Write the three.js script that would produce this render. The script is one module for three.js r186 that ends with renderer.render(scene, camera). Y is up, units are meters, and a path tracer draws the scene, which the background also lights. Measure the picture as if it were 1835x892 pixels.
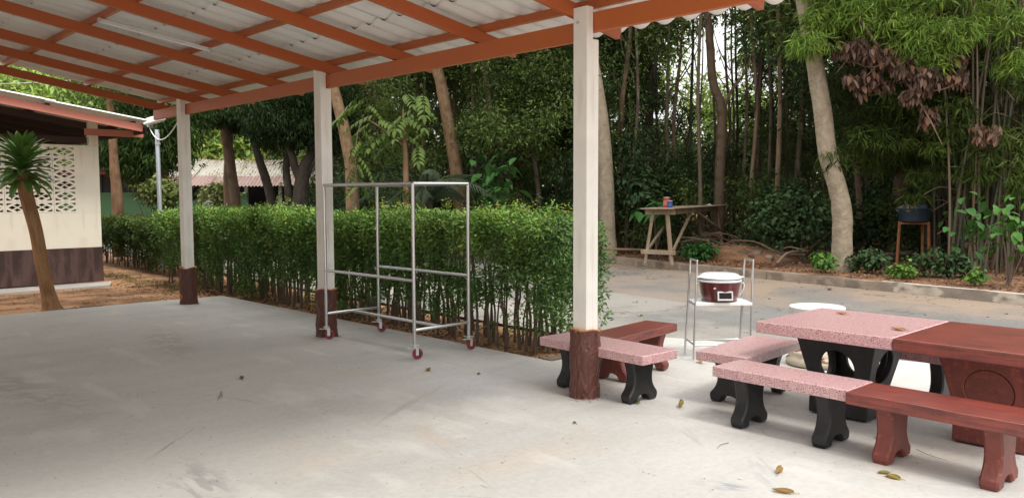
import * as THREE from 'three';
import { RoundedBoxGeometry } from 'three/addons/geometries/RoundedBoxGeometry.js';
import { mergeGeometries } from 'three/addons/utils/BufferGeometryUtils.js';

// ------------------------------------------------------------ camera, sky, sun, exposure
const scene = new THREE.Scene();
const camera = new THREE.PerspectiveCamera(34.12, 1024 / 497, 0.1, 600);
camera.rotation.order = 'YXZ';
camera.position.set(0, 1.7, 0);
camera.rotation.set(THREE.MathUtils.degToRad(-3.811), THREE.MathUtils.degToRad(46.26), THREE.MathUtils.degToRad(-0.2));
camera.updateMatrixWorld(true);
const renderer = new THREE.WebGLRenderer({ antialias: true });
renderer.setSize(1024, 497);
renderer.toneMapping = THREE.LinearToneMapping;
renderer.toneMappingExposure = 1.95;
renderer.shadowMap.enabled = true;
{ // bright overcast sky: brightest overhead, the same all round
  const W = 64, H = 32, d = new Float32Array(W * H * 4);
  for (let j = 0; j < H; j++) for (let i = 0; i < W; i++) {
    const s = Math.max(0, Math.sin(((j + 0.5) / H - 0.5) * Math.PI)), L = 0.5 + 1.05 * s, k = (j * W + i) * 4;
    d[k] = L; d[k + 1] = L; d[k + 2] = L * 0.985; d[k + 3] = 1;
  }
  const t = new THREE.DataTexture(d, W, H, THREE.RGBAFormat, THREE.FloatType);
  t.mapping = THREE.EquirectangularReflectionMapping; t.magFilter = THREE.LinearFilter; t.minFilter = THREE.LinearFilter; t.needsUpdate = true;
  scene.background = t; scene.environment = t;
}
const sun = new THREE.DirectionalLight(new THREE.Color(1, 0.95, 0.87), 1.0);
sun.position.set(26, 52, -6); sun.target.position.set(-8, 0, -8);
sun.castShadow = true; sun.shadow.radius = 26; sun.shadow.mapSize.set(2048, 2048);
Object.assign(sun.shadow.camera, { left: -45, right: 45, top: 45, bottom: -45, near: 1, far: 160 });
scene.add(sun, sun.target);

// ------------------------------------------------------------ helpers
const V = (x, y, z) => new THREE.Vector3(x, y, z), PI = Math.PI, FOCAL = 1453.4;
function mulberry(a) { return () => { a = (a + 0x6d2b79f5) | 0; let t = Math.imul(a ^ (a >>> 15), 1 | a); t = (t + Math.imul(t ^ (t >>> 7), 61 | t)) ^ t; return ((t ^ (t >>> 14)) >>> 0) / 4294967296; }; }
let rnd = mulberry(7);
const rr = (a, b) => a + (b - a) * rnd(), gauss = () => (rnd() + rnd() + rnd() + rnd() - 2) * 0.87;
// a bearing (pixel column and row of the photograph) and a distance give a place in the world
function at(px, py, dist) {
  const v = V((px - 917.5) / FOCAL, -(py - 446) / FOCAL, -1).applyQuaternion(camera.quaternion), k = dist / Math.hypot(v.x, v.z);
  return V(v.x * k, 1.7 + v.y * k, v.z * k);
}
const spot = (px, dist, y = 0) => { const p = at(px, 350, dist); p.y = y; return p; };
// noise
const PERM = new Uint8Array(512); { const r = mulberry(99), p = [...Array(256).keys()]; for (let i = 255; i > 0; i--) { const j = Math.floor(r() * (i + 1)); [p[i], p[j]] = [p[j], p[i]]; } for (let i = 0; i < 512; i++) PERM[i] = p[i & 255]; }
function vn(x, y, per = 256, s = 0) {
  const xf = Math.floor(x), yf = Math.floor(y), fx = x - xf, fy = y - yf, pw = per.length ? per[0] : per, ph = per.length ? per[1] : per, m = (v, q) => ((v % q) + q) % q;
  const x0 = m(xf, pw), x1 = m(xf + 1, pw), y0 = m(yf, ph), y1 = m(yf + 1, ph), h = (a, b) => PERM[PERM[(a + s * 17) & 255] + (b & 255)] / 255;
  const u = fx * fx * (3 - 2 * fx), v = fy * fy * (3 - 2 * fy), a = h(x0, y0), b = h(x1, y0), c = h(x0, y1), d = h(x1, y1);
  return a + (b - a) * u + (c - a) * v + (a - b - c + d) * u * v;
}
function fbm(x, y, per = 256, oct = 4, s = 0) { let t = 0, a = 0.5, n = 0; for (let i = 0; i < oct; i++) { t += a * vn(x, y, per, s + i); n += a; x *= 2; y *= 2; per = per.length ? [per[0] * 2, per[1] * 2] : per * 2; a *= 0.5; } return t / n; }
const sm = (a, b, x) => { const t = Math.min(1, Math.max(0, (x - a) / (b - a))); return t * t * (3 - 2 * t); };
const mixc = (a, b, t) => [a[0] + (b[0] - a[0]) * t, a[1] + (b[1] - a[1]) * t, a[2] + (b[2] - a[2]) * t];
const S = (v) => 255 * (v <= 0.0031308 ? 12.92 * v : 1.055 * Math.pow(Math.min(1, v), 1 / 2.4) - 0.055);
// tex(width, height, (u, v) => linear colour or a number, [repeat u per metre, v]) : the value of a number is a height
function tex(w, h, f, ru = 1, rv = ru) {
  const d = new Uint8Array(w * h * 4); let col = true;
  for (let j = 0; j < h; j++) for (let i = 0; i < w; i++) {
    const c = f(i / w, j / h), k = (j * w + i) * 4;
    if (typeof c === 'number') { col = false; d[k] = d[k + 1] = d[k + 2] = Math.max(0, Math.min(255, c * 255)); }
    else { d[k] = S(Math.max(0, c[0])); d[k + 1] = S(Math.max(0, c[1])); d[k + 2] = S(Math.max(0, c[2])); }
    d[k + 3] = 255;
  }
  const t = new THREE.DataTexture(d, w, h, THREE.RGBAFormat);
  if (col) t.colorSpace = THREE.SRGBColorSpace;
  t.wrapS = t.wrapT = THREE.RepeatWrapping; t.magFilter = THREE.LinearFilter; t.minFilter = THREE.LinearMipmapLinearFilter; t.generateMipmaps = true;
  t.repeat.set(ru, rv); t.needsUpdate = true; return t;
}
function mat(c, rough = 0.8, o = {}) {
  const P = o.clearcoat !== undefined || o.transmission !== undefined;
  const m = new (P ? THREE.MeshPhysicalMaterial : THREE.MeshStandardMaterial)({ roughness: rough, metalness: 0, ...o });
  m.color.setRGB(...c); return m;
}
// names
const used = new Map();
function numbered(n) { const k = used.get(n) ?? 0; used.set(n, k + 1); return k ? n + '_' + String(k).padStart(3, '0') : n; }
function shade(o) { o.castShadow = o.receiveShadow = true; return o; }
function mesh(name, geo, m, parent = scene) { const o = shade(new THREE.Mesh(geo, m)); o.name = parent === scene ? numbered(name) : name; parent.add(o); return o; }
function tag(o, label, category, group) { o.userData.label = label; o.userData.category = category; if (group) o.userData.group = group; return o; }
function thing(name, label, category, pos = [0, 0, 0], turn = 0, group) { const o = new THREE.Group(); o.name = numbered(name); o.position.set(...pos); o.rotation.y = turn; scene.add(o); return tag(o, label, category, group); }
function struct(name, geo, m) { const o = mesh(name, geo, m); o.userData.kind = 'structure'; return o; }
function copy(o, pos, turn, label) { const c = o.clone(); c.name = numbered(o.name.replace(/_\d{3}$/, '')); c.position.set(...pos); c.rotation.y = turn; c.userData = { ...o.userData }; if (label) c.userData.label = label; scene.add(c); return c; }
// geometry: uv in metres from the dominant axis of each face
function boxUV(g) {
  g = g.index ? g.toNonIndexed() : g; const p = g.attributes.position, uv = new Float32Array(p.count * 2), a = V(), b = V(), c = V();
  for (let i = 0; i < p.count; i += 3) {
    a.fromBufferAttribute(p, i); b.fromBufferAttribute(p, i + 1); c.fromBufferAttribute(p, i + 2);
    const n = b.clone().sub(a).cross(c.clone().sub(a)), x = Math.abs(n.x), y = Math.abs(n.y), z = Math.abs(n.z);
    [a, b, c].forEach((q, k) => { const [u, v] = y >= x && y >= z ? [q.x, q.z] : x >= z ? [q.z, q.y] : [q.x, q.y]; uv[(i + k) * 2] = u; uv[(i + k) * 2 + 1] = v; });
  }
  g.setAttribute('uv', new THREE.BufferAttribute(uv, 2)); return g;
}
function bx(w, h, d, x = 0, y = 0, z = 0, bev = 0.006) { const g = bev ? new RoundedBoxGeometry(w, h, d, 1, bev) : new THREE.BoxGeometry(w, h, d); g.translate(x, y, z); return boxUV(g); }
function ext(shape, depth, bev = 0.006, curve = 10) { const g = new THREE.ExtrudeGeometry(shape, { depth: depth - 2 * bev, bevelEnabled: bev > 0, bevelSize: bev, bevelThickness: bev, bevelOffset: -bev, bevelSegments: 1, curveSegments: curve }); g.translate(0, 0, bev - depth / 2); return boxUV(g); }
const poly = (pts) => { const s = new THREE.Shape(); pts.forEach(([x, y], i) => (i ? s.lineTo(x, y) : s.moveTo(x, y))); s.closePath(); return s; };
const merged = (list) => { const l = list.map((g) => { const q = g.index ? g.toNonIndexed() : g; for (const k of Object.keys(q.attributes)) if (!['position', 'normal', 'uv'].includes(k)) q.deleteAttribute(k); return q; }); return mergeGeometries(l); };
// a limb: a bent, tapered round body along points; radii are given at the points
function limb(pts, radii, rad = 8, seg = 12, rough = 0.06, ends = false) {
  const cv = new THREE.CatmullRomCurve3(pts), fr = cv.computeFrenetFrames(seg), L = cv.getLength(), pos = [], uv = [], ix = [], sd = rnd() * 60;
  for (let i = 0; i <= seg; i++) {
    const t = i / seg, p = cv.getPoint(t), f = t * (radii.length - 1), k = Math.min(radii.length - 2, Math.floor(f)), r0 = radii[k] + (radii[k + 1] - radii[k]) * (f - k);
    for (let j = 0; j <= rad; j++) {
      const a = (j / rad) * 2 * PI, r = r0 * (1 + rough * (2 * vn((j % rad) * 0.9 + sd, t * L * 3 + sd) - 1));
      pos.push(p.x + r * (Math.cos(a) * fr.normals[i].x + Math.sin(a) * fr.binormals[i].x), p.y + r * (Math.cos(a) * fr.normals[i].y + Math.sin(a) * fr.binormals[i].y), p.z + r * (Math.cos(a) * fr.normals[i].z + Math.sin(a) * fr.binormals[i].z));
      uv.push((j / rad) * 2 * PI * radii[0], t * L);
    }
  }
  for (let i = 0; i < seg; i++) for (let j = 0; j < rad; j++) { const a = i * (rad + 1) + j, b = a + rad + 1; ix.push(a, a + 1, b, b, a + 1, b + 1); }
  if (ends) for (const i of [0, seg]) { const p = cv.getPoint(i / seg), c = pos.length / 3; pos.push(p.x, p.y, p.z); uv.push(0, 0); for (let j = 0; j < rad; j++) { const a = i * (rad + 1) + j; if (i) ix.push(c, a, a + 1); else ix.push(c, a + 1, a); } }
  const g = new THREE.BufferGeometry(); g.setAttribute('position', new THREE.Float32BufferAttribute(pos, 3)); g.setAttribute('uv', new THREE.Float32BufferAttribute(uv, 2)); g.setIndex(ix); g.computeVertexNormals(); return g;
}
const rod = (a, b, r, rad = 8) => limb([a, a.clone().lerp(b, 0.5), b], [r, r], rad, 1, 0, true);
// leaves
function leafGeo(L, W, bend = 0.15, fold = 0.12, fine = false, notch = 0) {
  const xs = fine ? [[0, 0], [0.16, 0.62], [0.4, 1], [0.68, 0.8], [0.88, 0.38], [1, 0]] : [[0, 0], [0.42, 1], [1, 0]], v = [], pt = (t, s) => [s * W * 0.5, -bend * L * t * t + Math.abs(s) * fold * W, L * t * (1 - 0.25 * bend)];
  for (let i = 0; i < xs.length - 1; i++) for (const sgn of [-1, 1]) {
    const [t0, w0] = xs[i], [t1, w1] = xs[i + 1], A = pt(t0, 0), B = pt(t1, 0), C = pt(t0, w0 * sgn), D = pt(t1, w1 * sgn);
    const T = (p, q, r) => (sgn > 0 ? v.push(...p, ...r, ...q) : v.push(...p, ...q, ...r));
    if (!fine) { if (i === 0) { const tip = pt(1, 0); T(A, D, tip); } continue; }
    if (w1) T(A, D, B); if (w0) T(A, C, D);
  }
  const g = new THREE.BufferGeometry(); g.setAttribute('position', new THREE.Float32BufferAttribute(v, 3)); g.computeVertexNormals(); return g;
}
const mtx = (x, y, z, rx, ry, rz, s = 1) => new THREE.Matrix4().compose(V(x, y, z), new THREE.Quaternion().setFromEuler(new THREE.Euler(rx, ry, rz, 'YXZ')), V(s, s, s));
function tint(g, c) { const n = g.attributes.position.count, a = new Float32Array(n * 3); for (let i = 0; i < n; i++) a.set(c, i * 3); g.setAttribute('color', new THREE.BufferAttribute(a, 3)); return g; }
// a spray of n leaves round a short twig; each leaf has a tone of its own
function spray(n, L, W, reach, droop, o = {}) {
  const list = [];
  for (let i = 0; i < n; i++) {
    const g = leafGeo(L * rr(0.7, 1.2), W * rr(0.8, 1.15), rr(0.05, 0.35), 0.15, o.fine), b = rr(0.7, 1.3), yl = rr(-0.12, 0.2);
    const r = reach * Math.sqrt(rnd()), a = rnd() * 2 * PI, up = o.flat ? rr(-0.15, 0.15) * reach : rr(-0.6, 0.6) * reach;
    g.applyMatrix4(mtx(Math.sin(a) * r, up, Math.cos(a) * r, droop + rr(-0.6, 0.6), a + rr(-0.7, 0.7), rr(-0.6, 0.6)));
    list.push(tint(g, [b * (1 + yl), b, b * (1 - yl)]));
  }
  const out = mergeGeometries(list); out.computeVertexNormals(); return out;
}
const leafMat = (c, rough = 0.55, tr = 0.3) => mat(c, rough, { vertexColors: true, side: THREE.DoubleSide, transmission: tr, thickness: 0, ior: 1.3, specularIntensity: 0.5 });
const MM = new THREE.Matrix4(), CC = new THREE.Color();
// instanced foliage: list of [x, y, z, size, tone or [r, g, b]]
function leaves(name, geos, m, list, parent, o = {}) {
  const res = [];
  geos.forEach((g, gi) => {
    const part = list.filter((_, i) => i % geos.length === gi); if (!part.length) return;
    const im = shade(new THREE.InstancedMesh(g, m, part.length)); im.name = parent === scene ? numbered(name) : name; im.userData.kind = 'stuff';
    part.forEach(([x, y, z, s, c], i) => {
      im.setMatrixAt(i, mtx(x, y, z, rr(-1, 1) * (o.tilt ?? 0.5), rnd() * 2 * PI, rr(-1, 1) * (o.tilt ?? 0.5), s));
      Array.isArray(c) ? CC.setRGB(...c) : CC.setRGB(c, c, c); im.setColorAt(i, CC);
    });
    parent.add(im); res.push(im);
  });
  return res;
}

// ------------------------------------------------------------ materials
const T = {};
T.fineBump = tex(512, 512, (u, v) => 0.6 * fbm(u * 32, v * 32, 32, 3) + 0.4 * fbm(u * 128, v * 128, 128, 2, 5), 1.2);
// scuffs, spills, brush marks and darker spots round the post feet: [x, z, length, width, turn, colour, strength]
const MARKS = [[-6.66, -2.92, 0.28, 0.03, 0.5, [0.1, 0.1, 0.1], 0.8], [-6.4, -2.98, 0.3, 0.02, -0.3, [0.16, 0.15, 0.14], 0.5], [-4.51, -3.62, 0.75, 0.3, 0.5, [0.5, 0.38, 0.29], 0.35], [-4.0, -3.4, 0.45, 0.025, 0.35, [0.4, 0.28, 0.19], 0.45], [-3.85, -3.25, 0.8, 0.012, 0.32, [0.33, 0.27, 0.22], 0.7], [-4.7, -1.92, 0.6, 0.2, 0.2, [0.2, 0.2, 0.2], 0.45], [-2.5, -4.1, 0.2, 0.09, -0.5, [0.22, 0.24, 0.27], 0.7], [-2.5, -4.55, 0.5, 0.1, 0.9, [0.3, 0.3, 0.3], 0.4], [-4.46, -5.1, 0.24, 0.22, 0, [0.2, 0.17, 0.15], 0.55], [-8.61, -5.15, 0.24, 0.2, 0, [0.2, 0.17, 0.15], 0.5], [-12.77, -5.2, 0.24, 0.2, 0, [0.2, 0.17, 0.15], 0.5], [-5.3, -3.9, 0.9, 0.06, 1.1, [0.3, 0.27, 0.24], 0.4], [-6.5, -4.3, 0.8, 0.22, -0.4, [0.5, 0.42, 0.32], 0.4], [-9.6, -3.6, 1.6, 0.3, 0.2, [0.26, 0.24, 0.21], 0.35], [-8.2, -1.7, 1.8, 0.4, -0.2, [0.25, 0.23, 0.2], 0.35], [-5.6, -2.1, 0.5, 0.02, 0.8, [0.16, 0.15, 0.14], 0.5], [-3.3, -3.0, 0.4, 0.015, -0.6, [0.2, 0.18, 0.16], 0.5], [-7.4, -4.4, 0.5, 0.015, 0.1, [0.2, 0.18, 0.16], 0.5], [-3.2, -4.8, 0.35, 0.05, 0.7, [0.3, 0.26, 0.22], 0.4]];
T.concrete = tex(2048, 2048, (u, v) => { // 15.5 m x 15.5 m of brushed, stained concrete
  const x = u * 15.5, y = v * 15.5;
  let b = 0.49 + 0.08 * (fbm(x * 0.5, y * 0.5, 256, 5, 1) - 0.5) + 0.09 * (fbm(x * 3, y * 0.9, 256, 4, 3) - 0.5) + 0.05 * (vn(x * 40, y * 40, 256, 6) - 0.5);
  b -= 0.05 * sm(0.62, 0.78, fbm(x * 0.8 + 20, y * 0.8, 256, 5, 9)) ;
  b += 0.06 * sm(0.58, 0.8, fbm(x * 1.3, y * 4 + 7, 256, 4, 12));
  const pk = sm(0.62, 0.78, fbm(x * 1.1 + 50, y * 0.7 + 9, 256, 4, 15)), gy = sm(0.6, 0.75, fbm(x * 0.7, y * 1.4 + 30, 256, 4, 19));
  let c = [b * (1.0 + 0.05 * pk), b * (0.972 - 0.005 * pk), b * (0.925 - 0.05 * pk + 0.03 * gy)];
  const sp = vn(x * 55 + 3, y * 55, 256, 22), sp2 = vn(x * 21 + 8, y * 17, 256, 24);
  if (sp > 0.965) c = mixc(c, [0.12, 0.1, 0.08], sm(0.965, 1, sp) * 0.8);
  if (sp2 > 0.975) c = mixc(c, [0.16, 0.13, 0.1], sm(0.975, 1, sp2) * 0.9);
  const hair = Math.abs(fbm(x * 0.9 + 70, y * 0.9 + 11, 256, 4, 27) - 0.5); // hairline scratches and cracks
  if (hair < 0.0035 && fbm(x * 0.6 + 5, y * 0.6, 256, 2, 31) > 0.56) c = mixc(c, [0.24, 0.22, 0.2], 0.22);
  const wx = x - 15.5, wz = y > 8 ? y - 15.5 : y;
  for (const [mx, mz, l, w, a, col, k] of MARKS) { const dx = wx - mx, dz = wz - mz; if (Math.abs(dx) > l || Math.abs(dz) > l) continue; const p = (dx * Math.cos(a) + dz * Math.sin(a)) / l, q = (-dx * Math.sin(a) + dz * Math.cos(a)) / w, d = Math.hypot(p, q); if (d < 1) c = mixc(c, col, k * sm(0, 0.7, 1 - d) * sm(0.4, 0.62, fbm(x * 9 + q * 2, y * 9 + 50 + q * 3, 256, 4, 40))); }
  return c;
}, 1 / 15.5);
T.road = (() => { const r = mulberry(31); return tex(2048, 2048, (u, v) => { // 20 m x 20 m: worn grey asphalt, brown dust swept towards the kerb
  const x = u * 20 - 20, z = v * 20 - 20, t = (x + 3.54) * 0.162 - (z + 14.36) * 0.987, g = r() - 0.5;
  const b = 0.185 + 0.09 * (fbm(x * 0.7 + 40, z * 0.7 + 40, 256, 6, 2) - 0.5) + 0.085 * g + (r() > 0.985 ? 0.12 : 0) - (r() > 0.98 ? 0.1 : 0);
  const n = fbm(x * 0.9 + 60, z * 0.9 + 60, 256, 5, 11), d = Math.min(1, 0.55 * sm(0.45, 0.7, n) + sm(-2.6, 0.1, t + 2.2 * (n - 0.5)) * 0.85 + 0.9 * sm(-5.4, -6.6, t + 1.6 * (n - 0.5)) * 0.6);
  let c = mixc([b * 0.82, b * 0.785, b * 0.74], t > -4 ? [0.29 + 0.12 * g, 0.21 + 0.09 * g, 0.15 + 0.07 * g] : [0.36 + 0.1 * g, 0.325 + 0.09 * g, 0.285 + 0.08 * g], d * 0.8);
  const k = Math.abs(fbm(x * 0.35 + 90, z * 0.5 + 20, 256, 5, 50) - 0.5); if (k < 0.004) c = mixc(c, [0.07, 0.06, 0.05], 0.5);
  return c;
}, 1 / 20); })();
T.roadBump = tex(512, 512, (u, v) => fbm(u * 64, v * 64, 64, 3, 3), 1 / 2);
T.soil = tex(1024, 1024, (u, v) => {
  const n = fbm(u * 8, v * 8, 8, 5, 4), f = vn(u * 160, v * 160, 160, 6), g = vn(u * 60, v * 60, 60, 9);
  let c = mixc([0.13, 0.075, 0.042], [0.33, 0.2, 0.12], sm(0.3, 0.7, n) * 0.8 + 0.25 * (f - 0.5));
  if (g > 0.86) c = mixc(c, [0.09, 0.05, 0.03], 0.6); else if (g < 0.12) c = mixc(c, [0.36, 0.25, 0.17], 0.4);
  return c;
}, 1 / 3);
T.soilBump = tex(512, 512, (u, v) => 0.5 * fbm(u * 16, v * 16, 16, 4) + 0.5 * vn(u * 120, v * 120, 120, 4), 1 / 2);
T.terrazzo = (() => { // stone chips in pink cement, 0.4 m
  const n = 512, cells = 84, r = mulberry(5), pts = [...Array(cells * cells)].map(() => [r(), r(), r(), r()]);
  return tex(n, n, (u, v) => {
    const x = u * cells, y = v * cells, ix = Math.floor(x), iy = Math.floor(y); let best = 9, id = null;
    for (let a = -1; a <= 1; a++) for (let b = -1; b <= 1; b++) { const q = pts[((ix + a + cells) % cells) * cells + ((iy + b + cells) % cells)], d = Math.hypot(ix + a + q[0] - x, iy + b + q[1] - y) / (0.4 + 1.0 * q[2]); if (d < best) { best = d; id = q; } }
    const base = [0.58, 0.36, 0.355], w = vn(u * 300, v * 300, 300, 2) * 0.06;
    const wear = 0.1 * (fbm(u * 3, v * 3, 3, 4, 44) - 0.5); base[0] += wear; base[1] += wear; base[2] += wear;
    if (best > 0.36 + 0.2 * id[2]) return [base[0] + w - 0.03, base[1] + w - 0.03, base[2] + w - 0.03];
    return id[3] < 0.19 ? [0.22, 0.07, 0.09] : id[3] < 0.4 ? [0.36, 0.14, 0.17] : id[3] < 0.8 ? [0.7, 0.48, 0.48] : [0.62, 0.38, 0.39];
  }, 2.5);
})();
T.redwood = tex(512, 512, (u, v) => { // red-brown painted concrete with darker brush strokes
  const g = fbm(u * 3, v * 60, [3, 60], 4, 3), d = sm(0.5, 0.75, fbm(u * 4, v * 3, [4, 3], 4, 8)), s = vn(u * 60, v * 8, [60, 8], 6);
  return mixc([0.23, 0.042, 0.028], [0.09, 0.022, 0.017], 0.7 * sm(0.35, 0.7, g) + 0.22 * d + 0.2 * (s - 0.5));
}, 1.6);
T.cream = tex(512, 512, (u, v) => { const n = fbm(u * 5, v * 5, 5, 5, 2), f = vn(u * 120, v * 120, 120, 5), st = sm(0.55, 0.8, fbm(u * 12, v * 2, [12, 2], 4, 7)); const b = 0.97 + 0.05 * (n - 0.5) + 0.03 * (f - 0.5) - 0.09 * st - 0.06 * sm(0.6, 0.8, fbm(u * 3, v * 3, 3, 5, 17)); return [b, b * (0.995 - 0.015 * st), b * (0.99 - 0.05 * st)]; }, 0.8);
T.paint = tex(512, 512, (u, v) => { const n = fbm(u * 6, v * 6, 6, 5, 3), c = fbm(u * 24, v * 24, 24, 4, 7), d = fbm(u * 9, v * 3, [9, 3], 4, 13), b = 0.72 + 0.5 * (n - 0.3); let q = [b, b, b]; if (c > 0.66) q = mixc(q, [2.6, 2.4, 2.2], 0.35 * sm(0.66, 0.78, c)); return mixc(q.map((z) => z * 0.45), [0.9, 0.8, 0.7], 0.22 * sm(0.52, 0.75, d)); }, 1.3);
T.stain = tex(512, 512, (u, v) => { const st = fbm(u * 14, v * 3, [14, 3], 5, 2), n = fbm(u * 6, v * 6, 6, 4, 9); return mixc([0.045, 0.024, 0.02], [0.13, 0.08, 0.07], 0.7 * sm(0.35, 0.7, st) + 0.4 * (n - 0.4)); }, 0.7);
T.sheet = tex(512, 512, (u, v) => { const a = fbm(u * 3, v * 9, [3, 9], 4, 2), n = vn(u * 90, v * 90, 90, 6), st = sm(0.58, 0.8, fbm(u * 8, v * 4, [8, 4], 4, 9)); const b = 0.75 + 0.05 * (a - 0.5) + 0.03 * (n - 0.5) - 0.06 * st; return [b, b * 0.98, b * 0.93]; }, 0.7);
T.bark = tex(512, 512, (u, v) => { const n = fbm(u * 8, v * 8, 8, 5, 4), p = sm(0.55, 0.7, fbm(u * 5, v * 5, 5, 4, 11)), r = sm(0.62, 0.8, fbm(u * 4, v * 40, [4, 40], 3, 13)), l = sm(0.6, 0.72, fbm(u * 12, v * 12, 12, 3, 21)); let c = mixc([0.24, 0.185, 0.125], [0.38, 0.315, 0.235], n); c = mixc(c, [0.16, 0.115, 0.075], p * 0.3); c = mixc(c, [0.13, 0.095, 0.06], r * 0.5); return mixc(c, [0.42, 0.39, 0.32], l * 0.25); }, 1);
T.barkBrown = tex(512, 512, (u, v) => { const n = fbm(u * 14, v * 4, [14, 4], 5, 4), p = sm(0.5, 0.7, fbm(u * 5, v * 5, 5, 4, 8)); return mixc(mixc([0.09, 0.055, 0.034], [0.26, 0.17, 0.11], n), [0.2, 0.17, 0.13], p * 0.4); }, 1);
T.barkDark = tex(256, 256, (u, v) => { const n = fbm(u * 12, v * 4, [12, 4], 5, 6), p = sm(0.55, 0.75, fbm(u * 4, v * 4, 4, 4, 3)); return mixc(mixc([0.028, 0.022, 0.016], [0.1, 0.08, 0.06], n), [0.13, 0.12, 0.095], p * 0.5); }, 1);
T.barkBump = tex(256, 256, (u, v) => fbm(u * 16, v * 5, [16, 5], 5, 2), 1);
T.wood = tex(512, 512, (u, v) => { const g = fbm(u * 40, v * 2, [40, 2], 4, 2), n = fbm(u * 4, v * 4, 4, 4, 6); return mixc([0.13, 0.09, 0.065], [0.34, 0.27, 0.2], 0.6 * g + 0.5 * (n - 0.3)); }, 1);
const M = {
  concrete: mat([1, 1, 1], 0.72, { map: T.concrete, bumpMap: T.fineBump, bumpScale: 0.0025 }),
  apron: mat([0.97, 0.96, 0.95], 0.85, { map: T.concrete, bumpMap: T.fineBump, bumpScale: 0.004 }),
  road: mat([1, 1, 1], 0.95, { map: T.road, bumpMap: T.roadBump, bumpScale: 0.003 }),
  soil: mat([1.75, 1.6, 1.42], 1, { map: T.soil, bumpMap: T.soilBump, bumpScale: 0.03 }),
  forestSoil: mat([0.98, 0.82, 0.72], 1, { map: T.soil, bumpMap: T.soilBump, bumpScale: 0.05 }),
  kerb: mat([0.36, 0.28, 0.21], 0.95, { map: T.concrete, bumpMap: T.fineBump, bumpScale: 0.012 }),
  terrazzo: mat([1, 1, 1], 0.32, { map: T.terrazzo, clearcoat: 0.5, clearcoatRoughness: 0.25 }),
  red: mat([1, 1, 1], 0.34, { map: T.redwood, bumpMap: T.fineBump, bumpScale: 0.0015, clearcoat: 0.4, clearcoatRoughness: 0.3 }),
  redLeg: mat([0.4, 0.09, 0.065], 0.5, { map: T.paint, bumpMap: T.fineBump, bumpScale: 0.003 }),
  black: mat([0.034, 0.034, 0.037], 0.5, { map: T.paint, bumpMap: T.fineBump, bumpScale: 0.003 }),
  orange: mat([0.45, 0.115, 0.026], 0.42), rafter: mat([0.4, 0.095, 0.025], 0.45),
  column: mat([0.83, 0.81, 0.75], 0.5, { map: T.cream }), cream: mat([0.82, 0.775, 0.66], 0.85, { map: T.cream }),
  sleeve: mat([0.092, 0.03, 0.021], 0.42), rim: mat([0.42, 0.17, 0.05], 0.6), plinth: mat([0.9, 0.8, 0.8], 0.75, { map: T.stain, bumpMap: T.fineBump, bumpScale: 0.01 }),
  sheet: mat([1, 1, 1], 0.9, { map: T.sheet, side: THREE.DoubleSide }),
  salmon: mat([0.48, 0.17, 0.12], 0.6), darkWood: mat([0.045, 0.022, 0.017], 0.8),
  steel: mat([0.6, 0.6, 0.61], 0.3, { metalness: 0.9 }), zinc: mat([0.62, 0.62, 0.6], 0.45, { metalness: 0.7 }), galv: mat([0.5, 0.54, 0.58], 0.5, { metalness: 0.5 }),
  wheel: mat([0.22, 0.02, 0.035], 0.4), hub: mat([0.02, 0.015, 0.02], 0.6), white: mat([0.8, 0.8, 0.8], 0.4), enamel: mat([0.82, 0.83, 0.85], 0.25, { clearcoat: 0.6, clearcoatRoughness: 0.2 }),
  maroon: mat([0.1, 0.012, 0.014], 0.28, { clearcoat: 0.7, clearcoatRoughness: 0.15 }), dark: mat([0.012, 0.011, 0.01], 0.9),
  wood: mat([1.35, 1.3, 1.22], 0.9, { map: T.wood }), woodBrown: mat([1.6, 0.85, 0.46], 0.85, { map: T.wood }),
  bark: mat([1, 1, 1], 0.9, { map: T.bark, bumpMap: T.barkBump, bumpScale: 0.012 }), barkBrown: mat([1, 1, 1], 0.95, { map: T.barkBrown, bumpMap: T.barkBump, bumpScale: 0.015 }), barkDark: mat([1, 1, 1], 0.95, { map: T.barkDark, bumpMap: T.barkBump, bumpScale: 0.015 }),
  stem: mat([0.13, 0.095, 0.072], 0.95), green: mat([0.03, 0.085, 0.03], 0.7), tub: mat([0.03, 0.055, 0.085], 0.45), blue: mat([0.01, 0.06, 0.3], 0.4),
};
// ------------------------------------------------------------ the ground
function sheetGeo(pts, y, thick = 0) {
  const s = poly(pts.map(([x, z]) => [x, -z])), g = thick ? new THREE.ExtrudeGeometry(s, { depth: thick, bevelEnabled: true, bevelSize: 0.012, bevelThickness: 0.012, bevelOffset: -0.012, bevelSegments: 2 }) : new THREE.ShapeGeometry(s);
  g.rotateX(-PI / 2); g.translate(0, thick ? y - thick - 0.012 : y, 0); return boxUV(g);
}
{ // bare earth to the horizon
  const g = new THREE.PlaneGeometry(500, 500, 1, 1); g.rotateX(-PI / 2); g.translate(0, -0.075, -60); struct('ground', boxUV(g), M.soil);
}
struct('concrete_slab', sheetGeo([[-13.47, 6.5], [-13.47, -2.6], [-13.45, -5.15], [7, -5.2], [7, 6.5]], 0, 0.12), M.concrete);
struct('slab_edge_strip', sheetGeo([[-13.45, -5.156], [-13.44, -5.97], [-5.72, -6.0], [7, -6.0], [7, -5.206]], -0.006, 0.11), M.concrete);
{ // concrete apron beside the road, with an uneven far edge
  const pts = [[7, -6.006], [-5.7, -6.006], [-5.72, -8.0]]; for (let i = 1; i < 40; i++) { const x = -5.7 + i * 0.32; pts.push([x, -8.05 - (x + 5.72) * 0.2 - 0.12 * vn(i * 0.6, 3)]); } pts.push([7, -10.6]);
  struct('concrete_apron', sheetGeo(pts, -0.012, 0.08), M.apron);
}
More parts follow.
